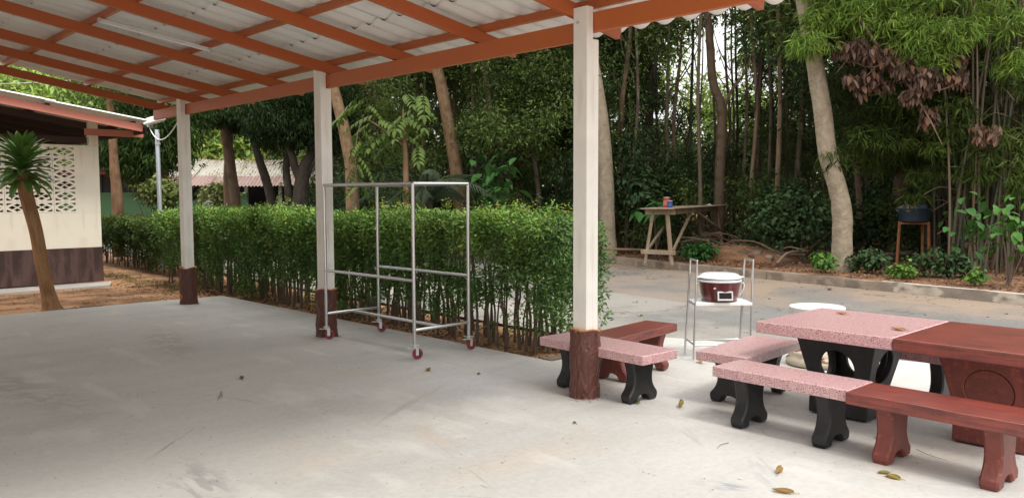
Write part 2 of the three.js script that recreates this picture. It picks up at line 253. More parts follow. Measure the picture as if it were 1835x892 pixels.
// the kerb line: s runs along it to the left, t away from the road
const K0 = V(-3.54, 0, -14.36), KE = V(-0.987, 0, -0.162), KN = V(0.162, 0, -0.987);
const kp = (s, t, y = 0) => V(K0.x + KE.x * s + KN.x * t, y, K0.z + KE.z * s + KN.z * t);
{ const a = kp(-30, 0.05), b = kp(70, 0.05); struct('road', sheetGeo([[40, -7.4], [-5.7, -7.35], [-13, -7.55], [-30, -8.6], [-90, -12], [b.x, b.z], [a.x, a.z]], -0.035), M.road); }
{ // forest floor behind the kerb, uneven and littered
  const g = new THREE.PlaneGeometry(130, 90, 260, 180), p = g.attributes.position; const uv = g.attributes.uv;
  for (let i = 0; i < p.count; i++) {
    const s = p.getX(i) + 35, t = (45 - p.getY(i)) * 1 + 0.0, tt = Math.pow(Math.max(0, t) / 90, 1.6) * 90 + 0.14, w = kp(s, tt), y = 0.125 + Math.min(1, tt / 2) * (0.10 * (fbm(s * 0.35 + 40, tt * 0.35 + 40, 256, 4) - 0.45)) + 0.05 * (fbm(s * 2 + 9, tt * 2 + 9, 256, 3) - 0.5) * Math.min(1, tt);
    p.setXYZ(i, w.x, y, w.z); uv.setXY(i, w.x, w.z);
  }
  const ix = g.index; for (let i = 0; i < ix.count; i += 3) { const a = ix.getX(i); ix.setX(i, ix.getX(i + 1)); ix.setX(i + 1, a); }
  g.computeVertexNormals(); const nn = g.attributes.normal; if (nn.getY(0) < 0) { for (let i = 0; i < ix.count; i += 3) { const a = ix.getX(i); ix.setX(i, ix.getX(i + 1)); ix.setX(i + 1, a); } g.computeVertexNormals(); }
  struct('forest_floor', g, M.forestSoil);
}
{ // kerb of cast stones, worn and stained
  const k = new THREE.Group(); k.name = 'kerb'; k.userData.kind = 'structure'; scene.add(k);
  const stone = (i) => { const b = new THREE.BoxGeometry(2.485, 0.19, 0.17, 60, 6, 4), p = b.attributes.position; for (let j = 0; j < p.count; j++) { const x = p.getX(j), y = p.getY(j), z = p.getZ(j), e = fbm(x * 2.2 + i * 7 + 20, z * 5 + y * 4 + 30, 256, 4) - 0.5, top = y > 0 ? 1 : 0.3; p.setXYZ(j, x, y + 0.045 * e * top - (y > 0.09 && z > 0.08 ? 0.018 : 0), z + 0.03 * (fbm(x * 3 + 60, y * 6 + i * 5 + 20, 256, 3) - 0.5)); } b.computeVertexNormals(); return boxUV(b); };
  const stain = tex(512, 512, (u, v) => { const n = fbm(u * 8, v * 8, 8, 5, 2), d = sm(0.45, 0.65, fbm(u * 5, v * 10, [5, 10], 4, 6)); return mixc(mixc([0.2, 0.15, 0.11], [0.42, 0.34, 0.27], n), [0.1, 0.075, 0.055], d * 0.6); }, 0.6);
  const pale = tex(512, 512, (u, v) => { const n = fbm(u * 8, v * 8, 8, 5, 12), d = sm(0.42, 0.62, fbm(u * 6, v * 10, [6, 10], 4, 16)); return mixc(mixc([0.36, 0.3, 0.24], [0.6, 0.54, 0.46], n), [0.13, 0.1, 0.08], d * 0.7); }, 0.6);
  const m1 = mat([1, 1, 1], 0.95, { map: stain, bumpMap: T.fineBump, bumpScale: 0.012 }), m2 = mat([1, 1, 1], 0.95, { map: pale, bumpMap: T.fineBump, bumpScale: 0.012 }), g = [0, 1, 2, 3].map(stone);
  const paint = mat([0.62, 0.59, 0.55], 0.9, { map: T.cream, bumpMap: T.fineBump, bumpScale: 0.01 }), red = mat([0.32, 0.12, 0.1], 0.9);
  for (let i = -6; i < 20; i++) {
    const c = kp(i * 2.49 + 1.1, 0.085, 0.035), m = mesh('kerb_stone', g[(i + 60) % 4], i < 1 ? m2 : m1, k);
    m.position.copy(c); m.rotation.y = Math.atan2(-KE.z, KE.x) + rr(-0.004, 0.004); m.position.y += rr(-0.008, 0.008);
    if (i < 1) { const s = mesh('painted_edge', bx(2.48, 0.014, 0.05, 0, 0.1, -0.035, 0.003), paint, m); s.userData.label = 'worn white paint along the kerb edge'; mesh('red_edge', bx(2.47, 0.012, 0.018, 0, 0.098, 0.0, 0.002), red, m); }
  }
}
// the far end of the hedge bed: a low cast edging
{ const e = mesh('bed_edging', bx(0.13, 0.07, 1.5, 0, 0, 0, 0.012), M.kerb); e.position.set(-5.79, -0.035, -6.77); e.userData.kind = 'structure'; }
struct('building_path', sheetGeo([[-16.95, 3], [-16.93, -5.25], [-17.62, -5.5], [-17.62, 3]], -0.03, 0.06), M.apron);
// ------------------------------------------------------------ the open shelter
const SL = 0.17, CZ = -5.12, roofY = (z) => 3.145 + SL * (z + 5.13); // underside of the rafters
{
  const sh = thing('open_shelter', 'open sided shelter of cream posts, orange timbers and grey corrugated roof over the concrete floor', 'shelter', [0, 0, 0]);
  const slopeA = Math.atan(SL);
  // posts with a sleeve of moulded bark
  function sleeveGeo(seed) {
    const RA = 110, HS = 90, Ht = 0.575, pos = [], ix = [], f = (j, y) => {
      const a = (j % RA) / RA, X = a * 14, n = fbm(X + seed, y * 5 + seed, 256, 3), fl = fbm(X * 0.75 + seed * 3, y * 6 + 4, 256, 2), st = Math.floor(fl * 7) / 7 + 0.25 * (fl * 7 - Math.floor(fl * 7)) / 7;
      return 0.113 + 0.014 * (n - 0.5) + 0.03 * st + 0.006 * (vn(X * 3, y * 30, 256, 3) - 0.5) - 0.008 * (Math.abs(fbm(X * 0.8 + 30 + seed, y * 2.2, 256, 3) - 0.5) < 0.025 ? 1 : 0);
    };
    for (let i = 0; i <= HS; i++) for (let j = 0; j <= RA; j++) { const a = (j / RA) * 2 * PI, top = Ht + 0.012 * Math.sin(a * 3 + seed) + 0.01 * Math.sin(a * 2 - seed), y = (i / HS) * top, r = f(j, y) * (i === 0 ? 1.04 : 1); pos.push(r * Math.cos(a), y, r * Math.sin(a)); }
    for (let i = 0; i < HS; i++) for (let j = 0; j < RA; j++) { const a = i * (RA + 1) + j, b = a + RA + 1; ix.push(a, b, a + 1, b, b + 1, a + 1); }
    const g = new THREE.BufferGeometry(); g.setAttribute('position', new THREE.Float32BufferAttribute(pos, 3)); g.setIndex(ix); g.computeVertexNormals();
    const rp = [], ri = []; // the cut rim, paler
    for (let j = 0; j <= RA; j++) { const a = (j / RA) * 2 * PI, top = Ht + 0.012 * Math.sin(a * 3 + seed) + 0.01 * Math.sin(a * 2 - seed), r = f(j, top); for (const [q, dy] of [[r + 0.002, -0.004], [r - 0.004, 0.006], [r - 0.022, 0.002], [0.03, -0.012]]) rp.push(q * Math.cos(a), top + dy, q * Math.sin(a)); }
    for (let j = 0; j < RA; j++) for (let k = 0; k < 3; k++) { const a = j * 4 + k, b = a + 4; ri.push(a, a + 1, b, b, a + 1, b + 1); }
    const r = new THREE.BufferGeometry(); r.setAttribute('position', new THREE.Float32BufferAttribute(rp, 3)); r.setIndex(ri); r.computeVertexNormals();
    return [g, r];
  }
  const postLook = ['post nearest the picnic table', 'post beside the steel trolley', 'post at the far corner of the slab', '', ''];
  [-4.46, -8.61, -12.77].forEach((x, i) => {
    const w = 0.148, c = mesh('column', merged([bx(w, 3.225, 0.078, 0, 1.6125, 0.035, 0.004), bx(w, 2.968, 0.07, 0, 1.484, -0.0385, 0.004)]), M.column, sh);
    c.position.set(x, 0, CZ); if (postLook[i]) c.userData.label = 'cream ' + postLook[i] + ', its foot in moulded bark';
    const [g, r] = sleeveGeo(i * 3.7 + 1); mesh('bark_sleeve', g, M.sleeve, c); mesh('sleeve_rim', r, M.rim, c);
    if (i === 2) { const k = mesh('knot', new THREE.TorusGeometry(0.028, 0.012, 6, 14), M.rim, c); const a = 2.05 - 0.2; k.position.set(Math.cos(a) * -0.01 + 0.012, 0.12, 0.128); k.rotation.y = 0.1; }
    if (i === 1 || i === 2) { const b = mesh('collar_joint', bx(w + 0.003, 0.006, w + 0.003, 0, 1.55, -0.0015, 0), M.cream, c); b.visible = true; }
    if (i === 0) { const bolt = mesh('bolt', new THREE.CylinderGeometry(0.012, 0.012, 0.012, 10).rotateX(PI / 2), M.zinc, c); bolt.position.set(-0.02, 3.1, 0.079); }
  });
  mesh('shade_rear_wall', bx(11.4, 4.8, 0.15, -14.05 + 5.7, 2.4, 5.1, 0.004), M.cream, sh);  // unseen wall, added to darken the floor beneath the roof
  const b1 = mesh('eave_beam', bx(9.59, 0.158, 0.06, -14.05 + 4.795, 3.051, -5.161, 0.005), M.orange, sh); mesh('eave_beam', bx(1.76, 0.158, 0.06, -3.57, 3.106, -5.161, 0.005), M.orange, sh); b1.userData.label = 'long orange eave beam carried by the posts';
  const RL = 11 / Math.cos(slopeA), zc = -5.67 + 11 / 2, raf = bx(0.052, 0.118, RL, 0, 0, 0, 0.005);
  for (const x of [-14.0, -12.52, -11.46, -10.02, -8.54, -7.2, -5.87, -4.56, -3.19]) { const r = mesh('rafter', raf, M.rafter, sh); r.position.set(x, roofY(zc) + (x > -4 ? 0.085 : 0.06), zc); r.rotation.x = -slopeA; }
  const pur = bx(11.45, 0.074, 0.046, 0, 0, 0, 0.004);
  for (let k = 0; k < 10; k++) { const z = -5.25 + k * 1.13, p = mesh('purlin', pur, M.orange, sh); p.position.set(-14.15 + 5.725, roofY(z) + 0.122 + 0.037, z); p.rotation.x = -slopeA; }
  // corrugated sheets: each overlaps the one below it
  const nW = 4, pitch = 0.265, SW = nW * pitch, LEN = 1.36;
  const mk = (ph) => { const g = new THREE.PlaneGeometry(SW + pitch * 0.55, LEN, nW * 14, 2); const p = g.attributes.position; g.rotateX(-PI / 2); for (let i = 0; i < p.count; i++) { const q = Math.cos(((p.getX(i) + SW / 2) / pitch) * 2 * PI); p.setY(i, 0.028 * q + 0.006 * q * q); }; g.computeVertexNormals(); const uv = g.attributes.uv; for (let i = 0; i < p.count; i++) uv.setXY(i, p.getX(i) + ph, p.getZ(i) + ph * 1.7); return g; };
  const sg = [0, 1, 2, 3].map((i) => mk(i * 0.37));
  for (let r = 0; r < 10; r++) for (let c = 0; c < 11; c++) {
    const z = -6.06 + r * 1.13 + LEN / 2 * Math.cos(slopeA), s = mesh('roof_sheet', sg[(r * 5 + c * 3) % 4], M.sheet, sh);
    s.position.set(-14.28 + SW / 2 + c * SW, roofY(z) + 0.122 + 0.078 + 0.03 + (c % 2) * 0.004, z); s.rotation.x = -(slopeA - 0.012);
  }
}
{ // bare fluorescent batten under the sheets
  const t = thing('fluorescent_light', 'slim white fluorescent batten, unlit, fixed between the orange rafters under the roof', 'ceiling light', [0, 0, 0]);
  const a = V(-9.55, 0, -2.95), b = V(-9.42, 0, -4.1); a.y = roofY(a.z) + 0.1; b.y = roofY(b.z) + 0.1;
  mesh('batten', rod(a, b, 0.018, 8), M.white, t); mesh('tube', rod(a.clone().add(V(0.03, -0.03, 0)), b.clone().add(V(0.03, -0.03, 0)), 0.013, 8), M.white, t);
  for (const p of [a, b]) { const h = mesh('lamp_holder', bx(0.06, 0.06, 0.035), M.zinc, t); h.position.copy(p); h.position.y -= 0.015; }
}
// ------------------------------------------------------------ the block building on the left
{
  const X = -17.6, bd = thing('breeze_block_building', 'cream rendered building with open screen blocks, dark brown plinth and low corrugated roof', 'building', [0, 0, 0]);
  const wl = mesh('wall', merged([bx(0.12, 0.7, 10, X - 0.06, 1.03, -0.33, 0.004), bx(0.12, 1.331, 0.43, X - 0.06, 2.046, -5.115, 0.004), bx(0.12, 1.33, 2.6, X - 0.06, 2.046, -0.1, 0.004), bx(0.12, 0.03, 3.5, X - 0.06, 2.697, -3.15, 0.004), bx(5, 2.7, 0.12, X - 2.622, 1.35, 4.6, 0.004), bx(0.12, 2.7, 9.9, X - 6, 1.35, -0.33, 0.004)]), M.cream, bd); wl.userData.label = 'cream rendered wall round the screen blocks';
  mesh('corner_post', bx(0.15, 0.48, 0.17, X - 0.06, 2.712 + 0.24, -5.242, 0.004), M.cream, bd);
  const pl = bx(0.13, 0.69, 10.02, X - 0.052, 0.335, -0.33, 0.008), pp = pl.attributes.position; mesh('plinth', pl, M.plinth, bd);
  mesh('shade_partition', bx(0.1, 2.66, 9.7, X - 2.4, 1.33, -0.35, 0.004), mat([0.05, 0.045, 0.04], 0.9), bd);  // added partition, near-black to paint in the dim interior behind the blocks
  // screen blocks, 6 courses of 8
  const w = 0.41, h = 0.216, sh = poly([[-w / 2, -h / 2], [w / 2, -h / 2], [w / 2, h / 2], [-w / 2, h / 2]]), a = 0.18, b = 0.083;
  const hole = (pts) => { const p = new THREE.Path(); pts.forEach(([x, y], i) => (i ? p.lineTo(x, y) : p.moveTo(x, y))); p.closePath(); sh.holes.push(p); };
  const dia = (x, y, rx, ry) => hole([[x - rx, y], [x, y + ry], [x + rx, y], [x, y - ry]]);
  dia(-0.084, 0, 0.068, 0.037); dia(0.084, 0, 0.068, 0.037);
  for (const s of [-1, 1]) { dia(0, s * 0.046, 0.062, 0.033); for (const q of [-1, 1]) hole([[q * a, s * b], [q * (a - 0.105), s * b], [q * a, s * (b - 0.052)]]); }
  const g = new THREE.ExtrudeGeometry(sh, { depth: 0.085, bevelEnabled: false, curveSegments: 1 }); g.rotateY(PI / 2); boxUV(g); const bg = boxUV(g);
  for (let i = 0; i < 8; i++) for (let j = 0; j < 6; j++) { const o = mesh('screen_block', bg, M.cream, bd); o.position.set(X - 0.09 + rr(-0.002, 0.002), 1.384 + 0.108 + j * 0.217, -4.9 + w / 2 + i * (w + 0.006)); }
  // roof: slopes down towards the trees
  const sl = 0.155, ry = (z) => 3.02 + sl * (z + 5.9), ang = Math.atan(sl);
  const rb = mesh('barge_board', bx(0.04, 0.14, 9.2, 0, 0, 0, 0.004), M.salmon, bd); rb.position.set(-16.6, ry(-1.3), -1.3); rb.rotation.x = -ang;
  const LR = 1.9, gs = new THREE.PlaneGeometry(1.062 + 0.1, LR, 60, 1); gs.rotateX(-PI / 2); { const p = gs.attributes.position, uv = gs.attributes.uv; for (let i = 0; i < p.count; i++) { p.setY(i, 0.024 * Math.cos((p.getX(i) / 0.177) * 2 * PI)); uv.setXY(i, p.getX(i), p.getZ(i)); } gs.computeVertexNormals(); }
  for (let r = 0; r < 6; r++) for (let c = 0; c < 8; c++) { const s = mesh('roof_sheet', gs, M.sheet, bd), z = -5.98 + 0.92 + r * 1.7; s.position.set(-16.5 - 0.55 - c * 1.062, ry(z) + 0.15, z); s.rotation.x = -(ang - 0.01); }
  for (let k = 0; k < 7; k++) { const z = -5.7 + k * 1.5; const p = mesh('purlin', bx(8.2, 0.07, 0.05, -20.7, ry(z) + 0.075, z, 0.003), M.darkWood, bd); }
  for (let k = 1; k < 7; k++) { const rf = mesh('rafter', bx(0.06, 0.14, 9.1, 0, 0, 0, 0.003), M.darkWood, bd); rf.position.set(-16.6 - k * 1.15, ry(-1.3) - 0.03, -1.3); rf.rotation.x = -ang; }
  const tb = mesh('tie_beam', bx(0.05, 0.13, 1.1, -17.3, 2.96, -5.55, 0.004), M.salmon, bd); mesh('eave_board', bx(8.2, 0.12, 0.04, -20.75, ry(-5.93) - 0.02, -5.93, 0.004), M.darkWood, bd);
  mesh('wall_plate', bx(0.06, 0.12, 9.6, X - 0.07, 2.82, -0.3, 0.003), M.darkWood, bd);
}
{ // flood light on the end of that roof, with its cable
  const t = thing('flood_light', 'small white flood light on the roof end of the cream building', 'flood light', [-16.35, 3.13, -6.0], 0.75);
  const body = mesh('lamp_body', merged([bx(0.36, 0.05, 0.26, 0, 0.03, 0, 0.02), bx(0.26, 0.08, 0.18, 0, 0.085, 0, 0.03)]), M.white, t); body.rotation.set(0.15, 0, 0.25);
  const gl = mesh('lens', bx(0.3, 0.02, 0.2, 0, -0.006, 0, 0.005), M.zinc, t); gl.rotation.copy(body.rotation); mesh('bracket', bx(0.03, 0.1, 0.2, -0.1, -0.04, 0, 0.004), M.zinc, t);
  const a = V(-16.5, 3.03, -5.95), b = V(-12.83, 3.0, -5.14), pts = []; for (let i = 0; i <= 10; i++) { const u = i / 10, p = a.clone().lerp(b, u); p.y -= 0.38 * 4 * u * (1 - u) * (1 - 0.45 * u); pts.push(p); }
  tag(mesh('cable', limb(pts, [0.011, 0.011], 6, 30, 0), M.white), 'white cable sagging from the flood light to the far corner post', 'cable');
  const w1 = [V(-34, 5.6, -6.0), V(-24, 5.0, -7.5), V(-13, 5.2, -8.6)];
  tag(mesh('power_line', limb(w1, [0.011, 0.011], 5, 24, 0), M.galv), 'thin grey wire strung above the cream building roof', 'wire');
  const p = thing('metal_pole', 'slim galvanised steel pole behind the end wall of the cream building', 'pole', [-19.9, 0, -7.35]);
  mesh('shaft', limb([V(0, -0.1, 0), V(0, 1.6, 0), V(-0.02, 3.28, 0)], [0.055, 0.052, 0.05], 12, 4, 0, true), M.galv, p); const br = mesh('bracket', bx(0.1, 0.16, 0.05, 0.07, 3.1, 0.02, 0.006), M.galv, p); mesh('clamp', new THREE.CylinderGeometry(0.062, 0.062, 0.05, 12).translate(0, 2.95, 0), M.galv, p);
}
// ------------------------------------------------------------ houses beyond the hedge
{
  const p = spot(176, 36), d = thing('green_walled_house', 'low house with green wall, dark upper opening and dark red eave board', 'house', [p.x, 0, p.z], camera.rotation.y + 0.12);
  mesh('wall', bx(5, 1.85, 0.15, 0, 0.925, 0, 0.01), M.green, d); mesh('shaded_opening', bx(5, 0.8, 0.1, 0, 2.2, -0.35, 0.01), mat([0.03, 0.028, 0.028], 0.9), d);  // upper panel is near-black, painting the shade inside the opening
  for (let k = -4; k <= 4; k++) mesh('batten', bx(0.07, 0.78, 0.05, k * 0.52, 2.2, -0.26, 0.003), mat([0.06, 0.055, 0.05], 0.9), d);
  mesh('eave_board', bx(5.1, 0.22, 0.1, 0, 2.66, 0.55, 0.01), mat([0.16, 0.022, 0.022], 0.7), d); const rf = mesh('roof', bx(5.2, 0.06, 3.6, 0, 2.78, -1.2, 0.005), mat([0.05, 0.03, 0.03], 0.9), d); rf.rotation.x = 0.06;
}
{
  const p = spot(450, 42), d = thing('shed', 'long open shed with sagging pale pink corrugated roof behind the mango trees', 'shed', [p.x, 0, p.z], camera.rotation.y + 0.1);
  const W = 9.2, rs = mat([0.6, 0.57, 0.53], 0.9, { map: T.sheet, side: THREE.DoubleSide }), rp = mat([0.42, 0.3, 0.28], 0.9, { map: T.sheet, side: THREE.DoubleSide });
  const g = new THREE.PlaneGeometry(1.02, 1.5, 40, 1); g.rotateX(-PI / 2); { const q = g.attributes.position, uv = g.attributes.uv; for (let i = 0; i < q.count; i++) { q.setY(i, 0.03 * Math.cos((q.getX(i) / 0.17) * 2 * PI)); uv.setXY(i, q.getX(i), q.getZ(i)); } g.computeVertexNormals(); }
  for (let c = 0; c < 9; c++) for (let r = 0; r < 3; r++) { const s = mesh('roof_sheet', g, r === 0 ? rp : rs, d); s.position.set(-W / 2 + 0.5 + c, 2.22 + 0.3 + r * 0.44 + rr(-0.02, 0.02) - 0.12 * Math.sin((c / 8) * PI), 0.9 - r * 1.35); s.rotation.x = 0.34; }
  leaves('roof_litter', [spray(8, 0.16, 0.07, 0.3, 0, { flat: true })], leafMat([0.3, 0.22, 0.14], 0.9, 0), [...Array(170)].map(() => { const t = Math.pow(rnd(), 0.6); return [rr(-W / 2, W / 2), 2.44 + t * 1.3, 1.25 - t * 3.6, rr(0.5, 1.0), rr(0.6, 1.7)]; }), d, { tilt: 0.2 });
  for (const x of [-0.05, 1.55, 3.4]) mesh('post', bx(0.16, 2.3, 0.16, x, 1.15, 0.9, 0.01), x < 1 ? M.column : mat([0.42, 0.43, 0.45], 0.8), d);
  mesh('shade_rear_wall', bx(W, 2.6, 0.12, 0, 1.3, -3.2, 0.01), mat([0.03, 0.028, 0.026], 0.9), d); mesh('shade_side_wall', bx(0.12, 2.4, 4, -W / 2, 1.2, -1.2, 0.01), mat([0.05, 0.045, 0.04], 0.9), d);  // near-black walls paint in the dimness of the shed interior
  mesh('green_panel', bx(0.75, 1.85, 0.1, -0.3, 0.925, 1.2, 0.01), M.green, d); mesh('green_wall', bx(3.6, 1.5, 0.1, -2.7, 0.75, 1.2, 0.01), M.green, d);
  mesh('shelf', bx(1.3, 0.05, 0.4, 1.1, 0.86, -0.4, 0.005), M.wood, d); mesh('shelf', bx(1.3, 0.05, 0.4, 1.1, 1.14, -0.4, 0.005), M.wood, d); for (let k = 0; k < 6; k++) mesh('storage_box', bx(rr(0.1, 0.2), rr(0.1, 0.2), 0.2, 0.6 + k * 0.2, 1.25, -0.4, 0.01), mat([rr(0.05, 0.4), rr(0.05, 0.3), rr(0.05, 0.3)], 0.7), d);
  mesh('eave_beam', bx(W, 0.12, 0.08, 0, 2.2, 1.25, 0.006), M.darkWood, d);
}
{
  const p = spot(374, 29.5), t = thing('water_barrel', 'blue plastic barrel with a dark crumpled lid showing above the hedge', 'barrel', [p.x, 0, p.z]);
  mesh('stand', bx(0.5, 0.7, 0.5, 0, 0.35, 0, 0.02), M.kerb, t);
  mesh('body', new THREE.LatheGeometry([[0.001, 0.7], [0.2, 0.7], [0.215, 0.75], [0.215, 0.95], [0.225, 0.97], [0.215, 0.99], [0.215, 1.2], [0.225, 1.22], [0.215, 1.24], [0.21, 1.36], [0.17, 1.4], [0.001, 1.4]].map(([x, y]) => new THREE.Vector2(x, y)), 20), M.blue, t);
  const lid = new THREE.SphereGeometry(0.2, 16, 8, 0, 2 * PI, 0, PI / 2), lp = lid.attributes.position; for (let i = 0; i < lp.count; i++) lp.setY(i, lp.getY(i) * (0.7 + 0.25 * vn(lp.getX(i) * 14, lp.getZ(i) * 14))); lid.computeVertexNormals(); lid.translate(0, 1.38, 0); mesh('lid', lid, mat([0.05, 0.05, 0.055], 0.3), t);
}
// ------------------------------------------------------------ picnic tables and benches
function benchLegGeo(h = 0.35, d = 0.105) {
  const s = new THREE.Shape(); s.moveTo(-0.145, h); s.lineTo(0.145, h); s.bezierCurveTo(0.13, h * 0.8, 0.108, h * 0.72, 0.112, h * 0.5); s.bezierCurveTo(0.125, h * 0.3, 0.16, h * 0.26, 0.178, h * 0.17); s.lineTo(0.178, 0.03); s.lineTo(0.165, 0); s.lineTo(0.082, 0); s.lineTo(0.07, 0.03); s.bezierCurveTo(0.05, 0.07, -0.05, 0.07, -0.07, 0.03); s.lineTo(-0.082, 0); s.lineTo(-0.165, 0); s.lineTo(-0.178, 0.03); s.lineTo(-0.178, h * 0.17); s.bezierCurveTo(-0.16, h * 0.26, -0.125, h * 0.3, -0.112, h * 0.5); s.bezierCurveTo(-0.108, h * 0.72, -0.13, h * 0.8, -0.145, h); s.closePath();
  const g = ext(s, d, 0.012, 8); g.rotateY(PI / 2); return g;
}
const legG = benchLegGeo();
function bench(label, pos, turn, len, wid, pink, inset = 0.2) {
  const t = thing(pink ? 'terrazzo_bench' : 'red_bench', label, 'bench', pos, turn);
  const top = mesh('seat', bx(len, 0.078, wid, 0, 0.389, 0, 0.008), pink ? M.terrazzo : M.red, t);
  for (const s of [-1, 1]) { const l = mesh('leg', legG, pink ? M.black : M.redLeg, t); l.position.set(s * (len / 2 - inset), 0, 0); l.rotation.y = s < 0 ? PI : 0; }
  return t;
}
bench('pink speckled terrazzo bench with black legs standing right behind the bark-footed post', [-4.44, 0, -5.36], -0.05, 1.2, 0.44, true, 0.22);
bench('red-brown painted bench behind the post, set crosswise to the pink bench', [-4.73, 0, -6.12], PI / 2 + 0.1, 1.06, 0.36, false, 0.2);
bench('pink speckled bench along the front of the pink table, touching the red bench', [-2.75, 0, -5.36], -0.03, 1.03, 0.38, true, 0.2);
bench('pink speckled bench at the head of the pink table, nearest the steel stand', [-3.5, 0, -6.12], PI / 2 + 0.06, 1.0, 0.45, true, 0.2);
bench('pink speckled bench on the road side of the table, mostly hidden behind the tabletop', [-2.58, 0, -7.02], -0.04, 1.05, 0.4, true, 0.22);
bench('red-brown wood-grained bench along the front of the red table', [-1.7, 0, -5.29], -0.03, 1.06, 0.4, false, 0.22);
function table(label, pos, pink) {
  const t = thing(pink ? 'terrazzo_table' : 'red_table', label, 'table', pos, -0.01), lm = pink ? M.black : M.redLeg;
  mesh('tabletop', bx(1.035, 0.088, 1.09, 0, 0.668, 0, 0.008), pink ? M.terrazzo : M.red, t);
  mesh('base', bx(0.46, 0.13, 0.46, 0, 0.065, 0, 0.015), lm, t);
  const lo = 0.2, hi = 0.31, h = 0.506, tilt = Math.atan((hi - lo) / h), r = pink ? 0.135 : 0.15;
  const s = poly([[-lo, 0], [lo, 0], [hi, h], [-hi, h]]), hole = new THREE.Path(); hole.absarc(0, h * 0.53, r, 0, 2 * PI, true); s.holes.push(hole); const pg = ext(s, 0.05, 0.008, 28);
  for (let k = 0; k < 4; k++) {
    const w = mesh('pedestal_side', pg, lm, t); w.rotation.set(0, (k * PI) / 2, 0); w.position.set(Math.sin((k * PI) / 2) * (lo - 0.025), 0.126, Math.cos((k * PI) / 2) * (lo - 0.025)); w.rotation.order = 'YXZ'; w.rotation.x = tilt;
    if (!pink) { const d = mesh('round_panel', new THREE.CylinderGeometry(r - 0.003, r - 0.006, 0.044, 36).rotateX(PI / 2).translate(0, h * 0.53, -0.001), lm, w); mesh('backing', new THREE.CylinderGeometry(r + 0.02, r + 0.02, 0.01, 24).rotateX(PI / 2).translate(0, h * 0.53, -0.02), lm, w); }
  }
}
table('square pink terrazzo table on a black pedestal pierced by round holes', [-2.69, 0, -6.24], true);
table('square red-brown table on a red pedestal with round sunk panels', [-1.645, 0, -6.22], false);
{ // pedestal behind the tables: a round white top on an old turned column
  const L = (pts, seg = 40) => new THREE.LatheGeometry(pts.map(([x, y]) => new THREE.Vector2(x, y)), seg);
  const peel = tex(256, 256, (u, v) => { const st = fbm(u * 10, v * 4, [10, 4], 4, 5); return st > 0.52 ? mixc([0.62, 0.55, 0.43], [0.5, 0.42, 0.32], vn(u * 40, v * 40, 40)) : mixc([0.17, 0.055, 0.035], [0.26, 0.1, 0.06], vn(u * 30, v * 30, 30)); }, 1);
  const peelBase = tex(256, 256, (u, v) => { const st = fbm(u * 12, v * 8, [12, 8], 4, 8); return st > 0.4 ? mixc([0.64, 0.57, 0.45], [0.5, 0.43, 0.33], vn(u * 40, v * 40, 40)) : [0.2, 0.09, 0.055]; }, 1);
  const t = thing('round_pedestal', 'white topped round concrete pedestal with peeling brown and cream column, behind the pink table', 'pedestal', [-3.71, 0, -7.78]);
  mesh('column', L([[0.17, 0.12], [0.15, 0.2], [0.14, 0.3], [0.145, 0.42], [0.17, 0.5]]), mat([1, 1, 1], 0.8, { map: peel }), t);
  mesh('base', L([[0, 0], [0.285, 0], [0.29, 0.05], [0.265, 0.07], [0.255, 0.1], [0.265, 0.12], [0.25, 0.14], [0.22, 0.15], [0.215, 0.17], [0.17, 0.19], [0.12, 0.19]]), mat([1, 1, 1], 0.8, { map: peelBase }), t);
  mesh('round_top', L([[0, 0.49], [0.2, 0.49], [0.255, 0.5], [0.266, 0.512], [0.268, 0.568], [0.262, 0.578], [0, 0.58]]), mat([0.58, 0.58, 0.55], 0.7, { map: T.cream }), t);
  const u = mesh('under_dish', L([[0.14, 0.44], [0.19, 0.465], [0.23, 0.49], [0.24, 0.5]]), mat([0.6, 0.52, 0.42], 0.8), t);
}
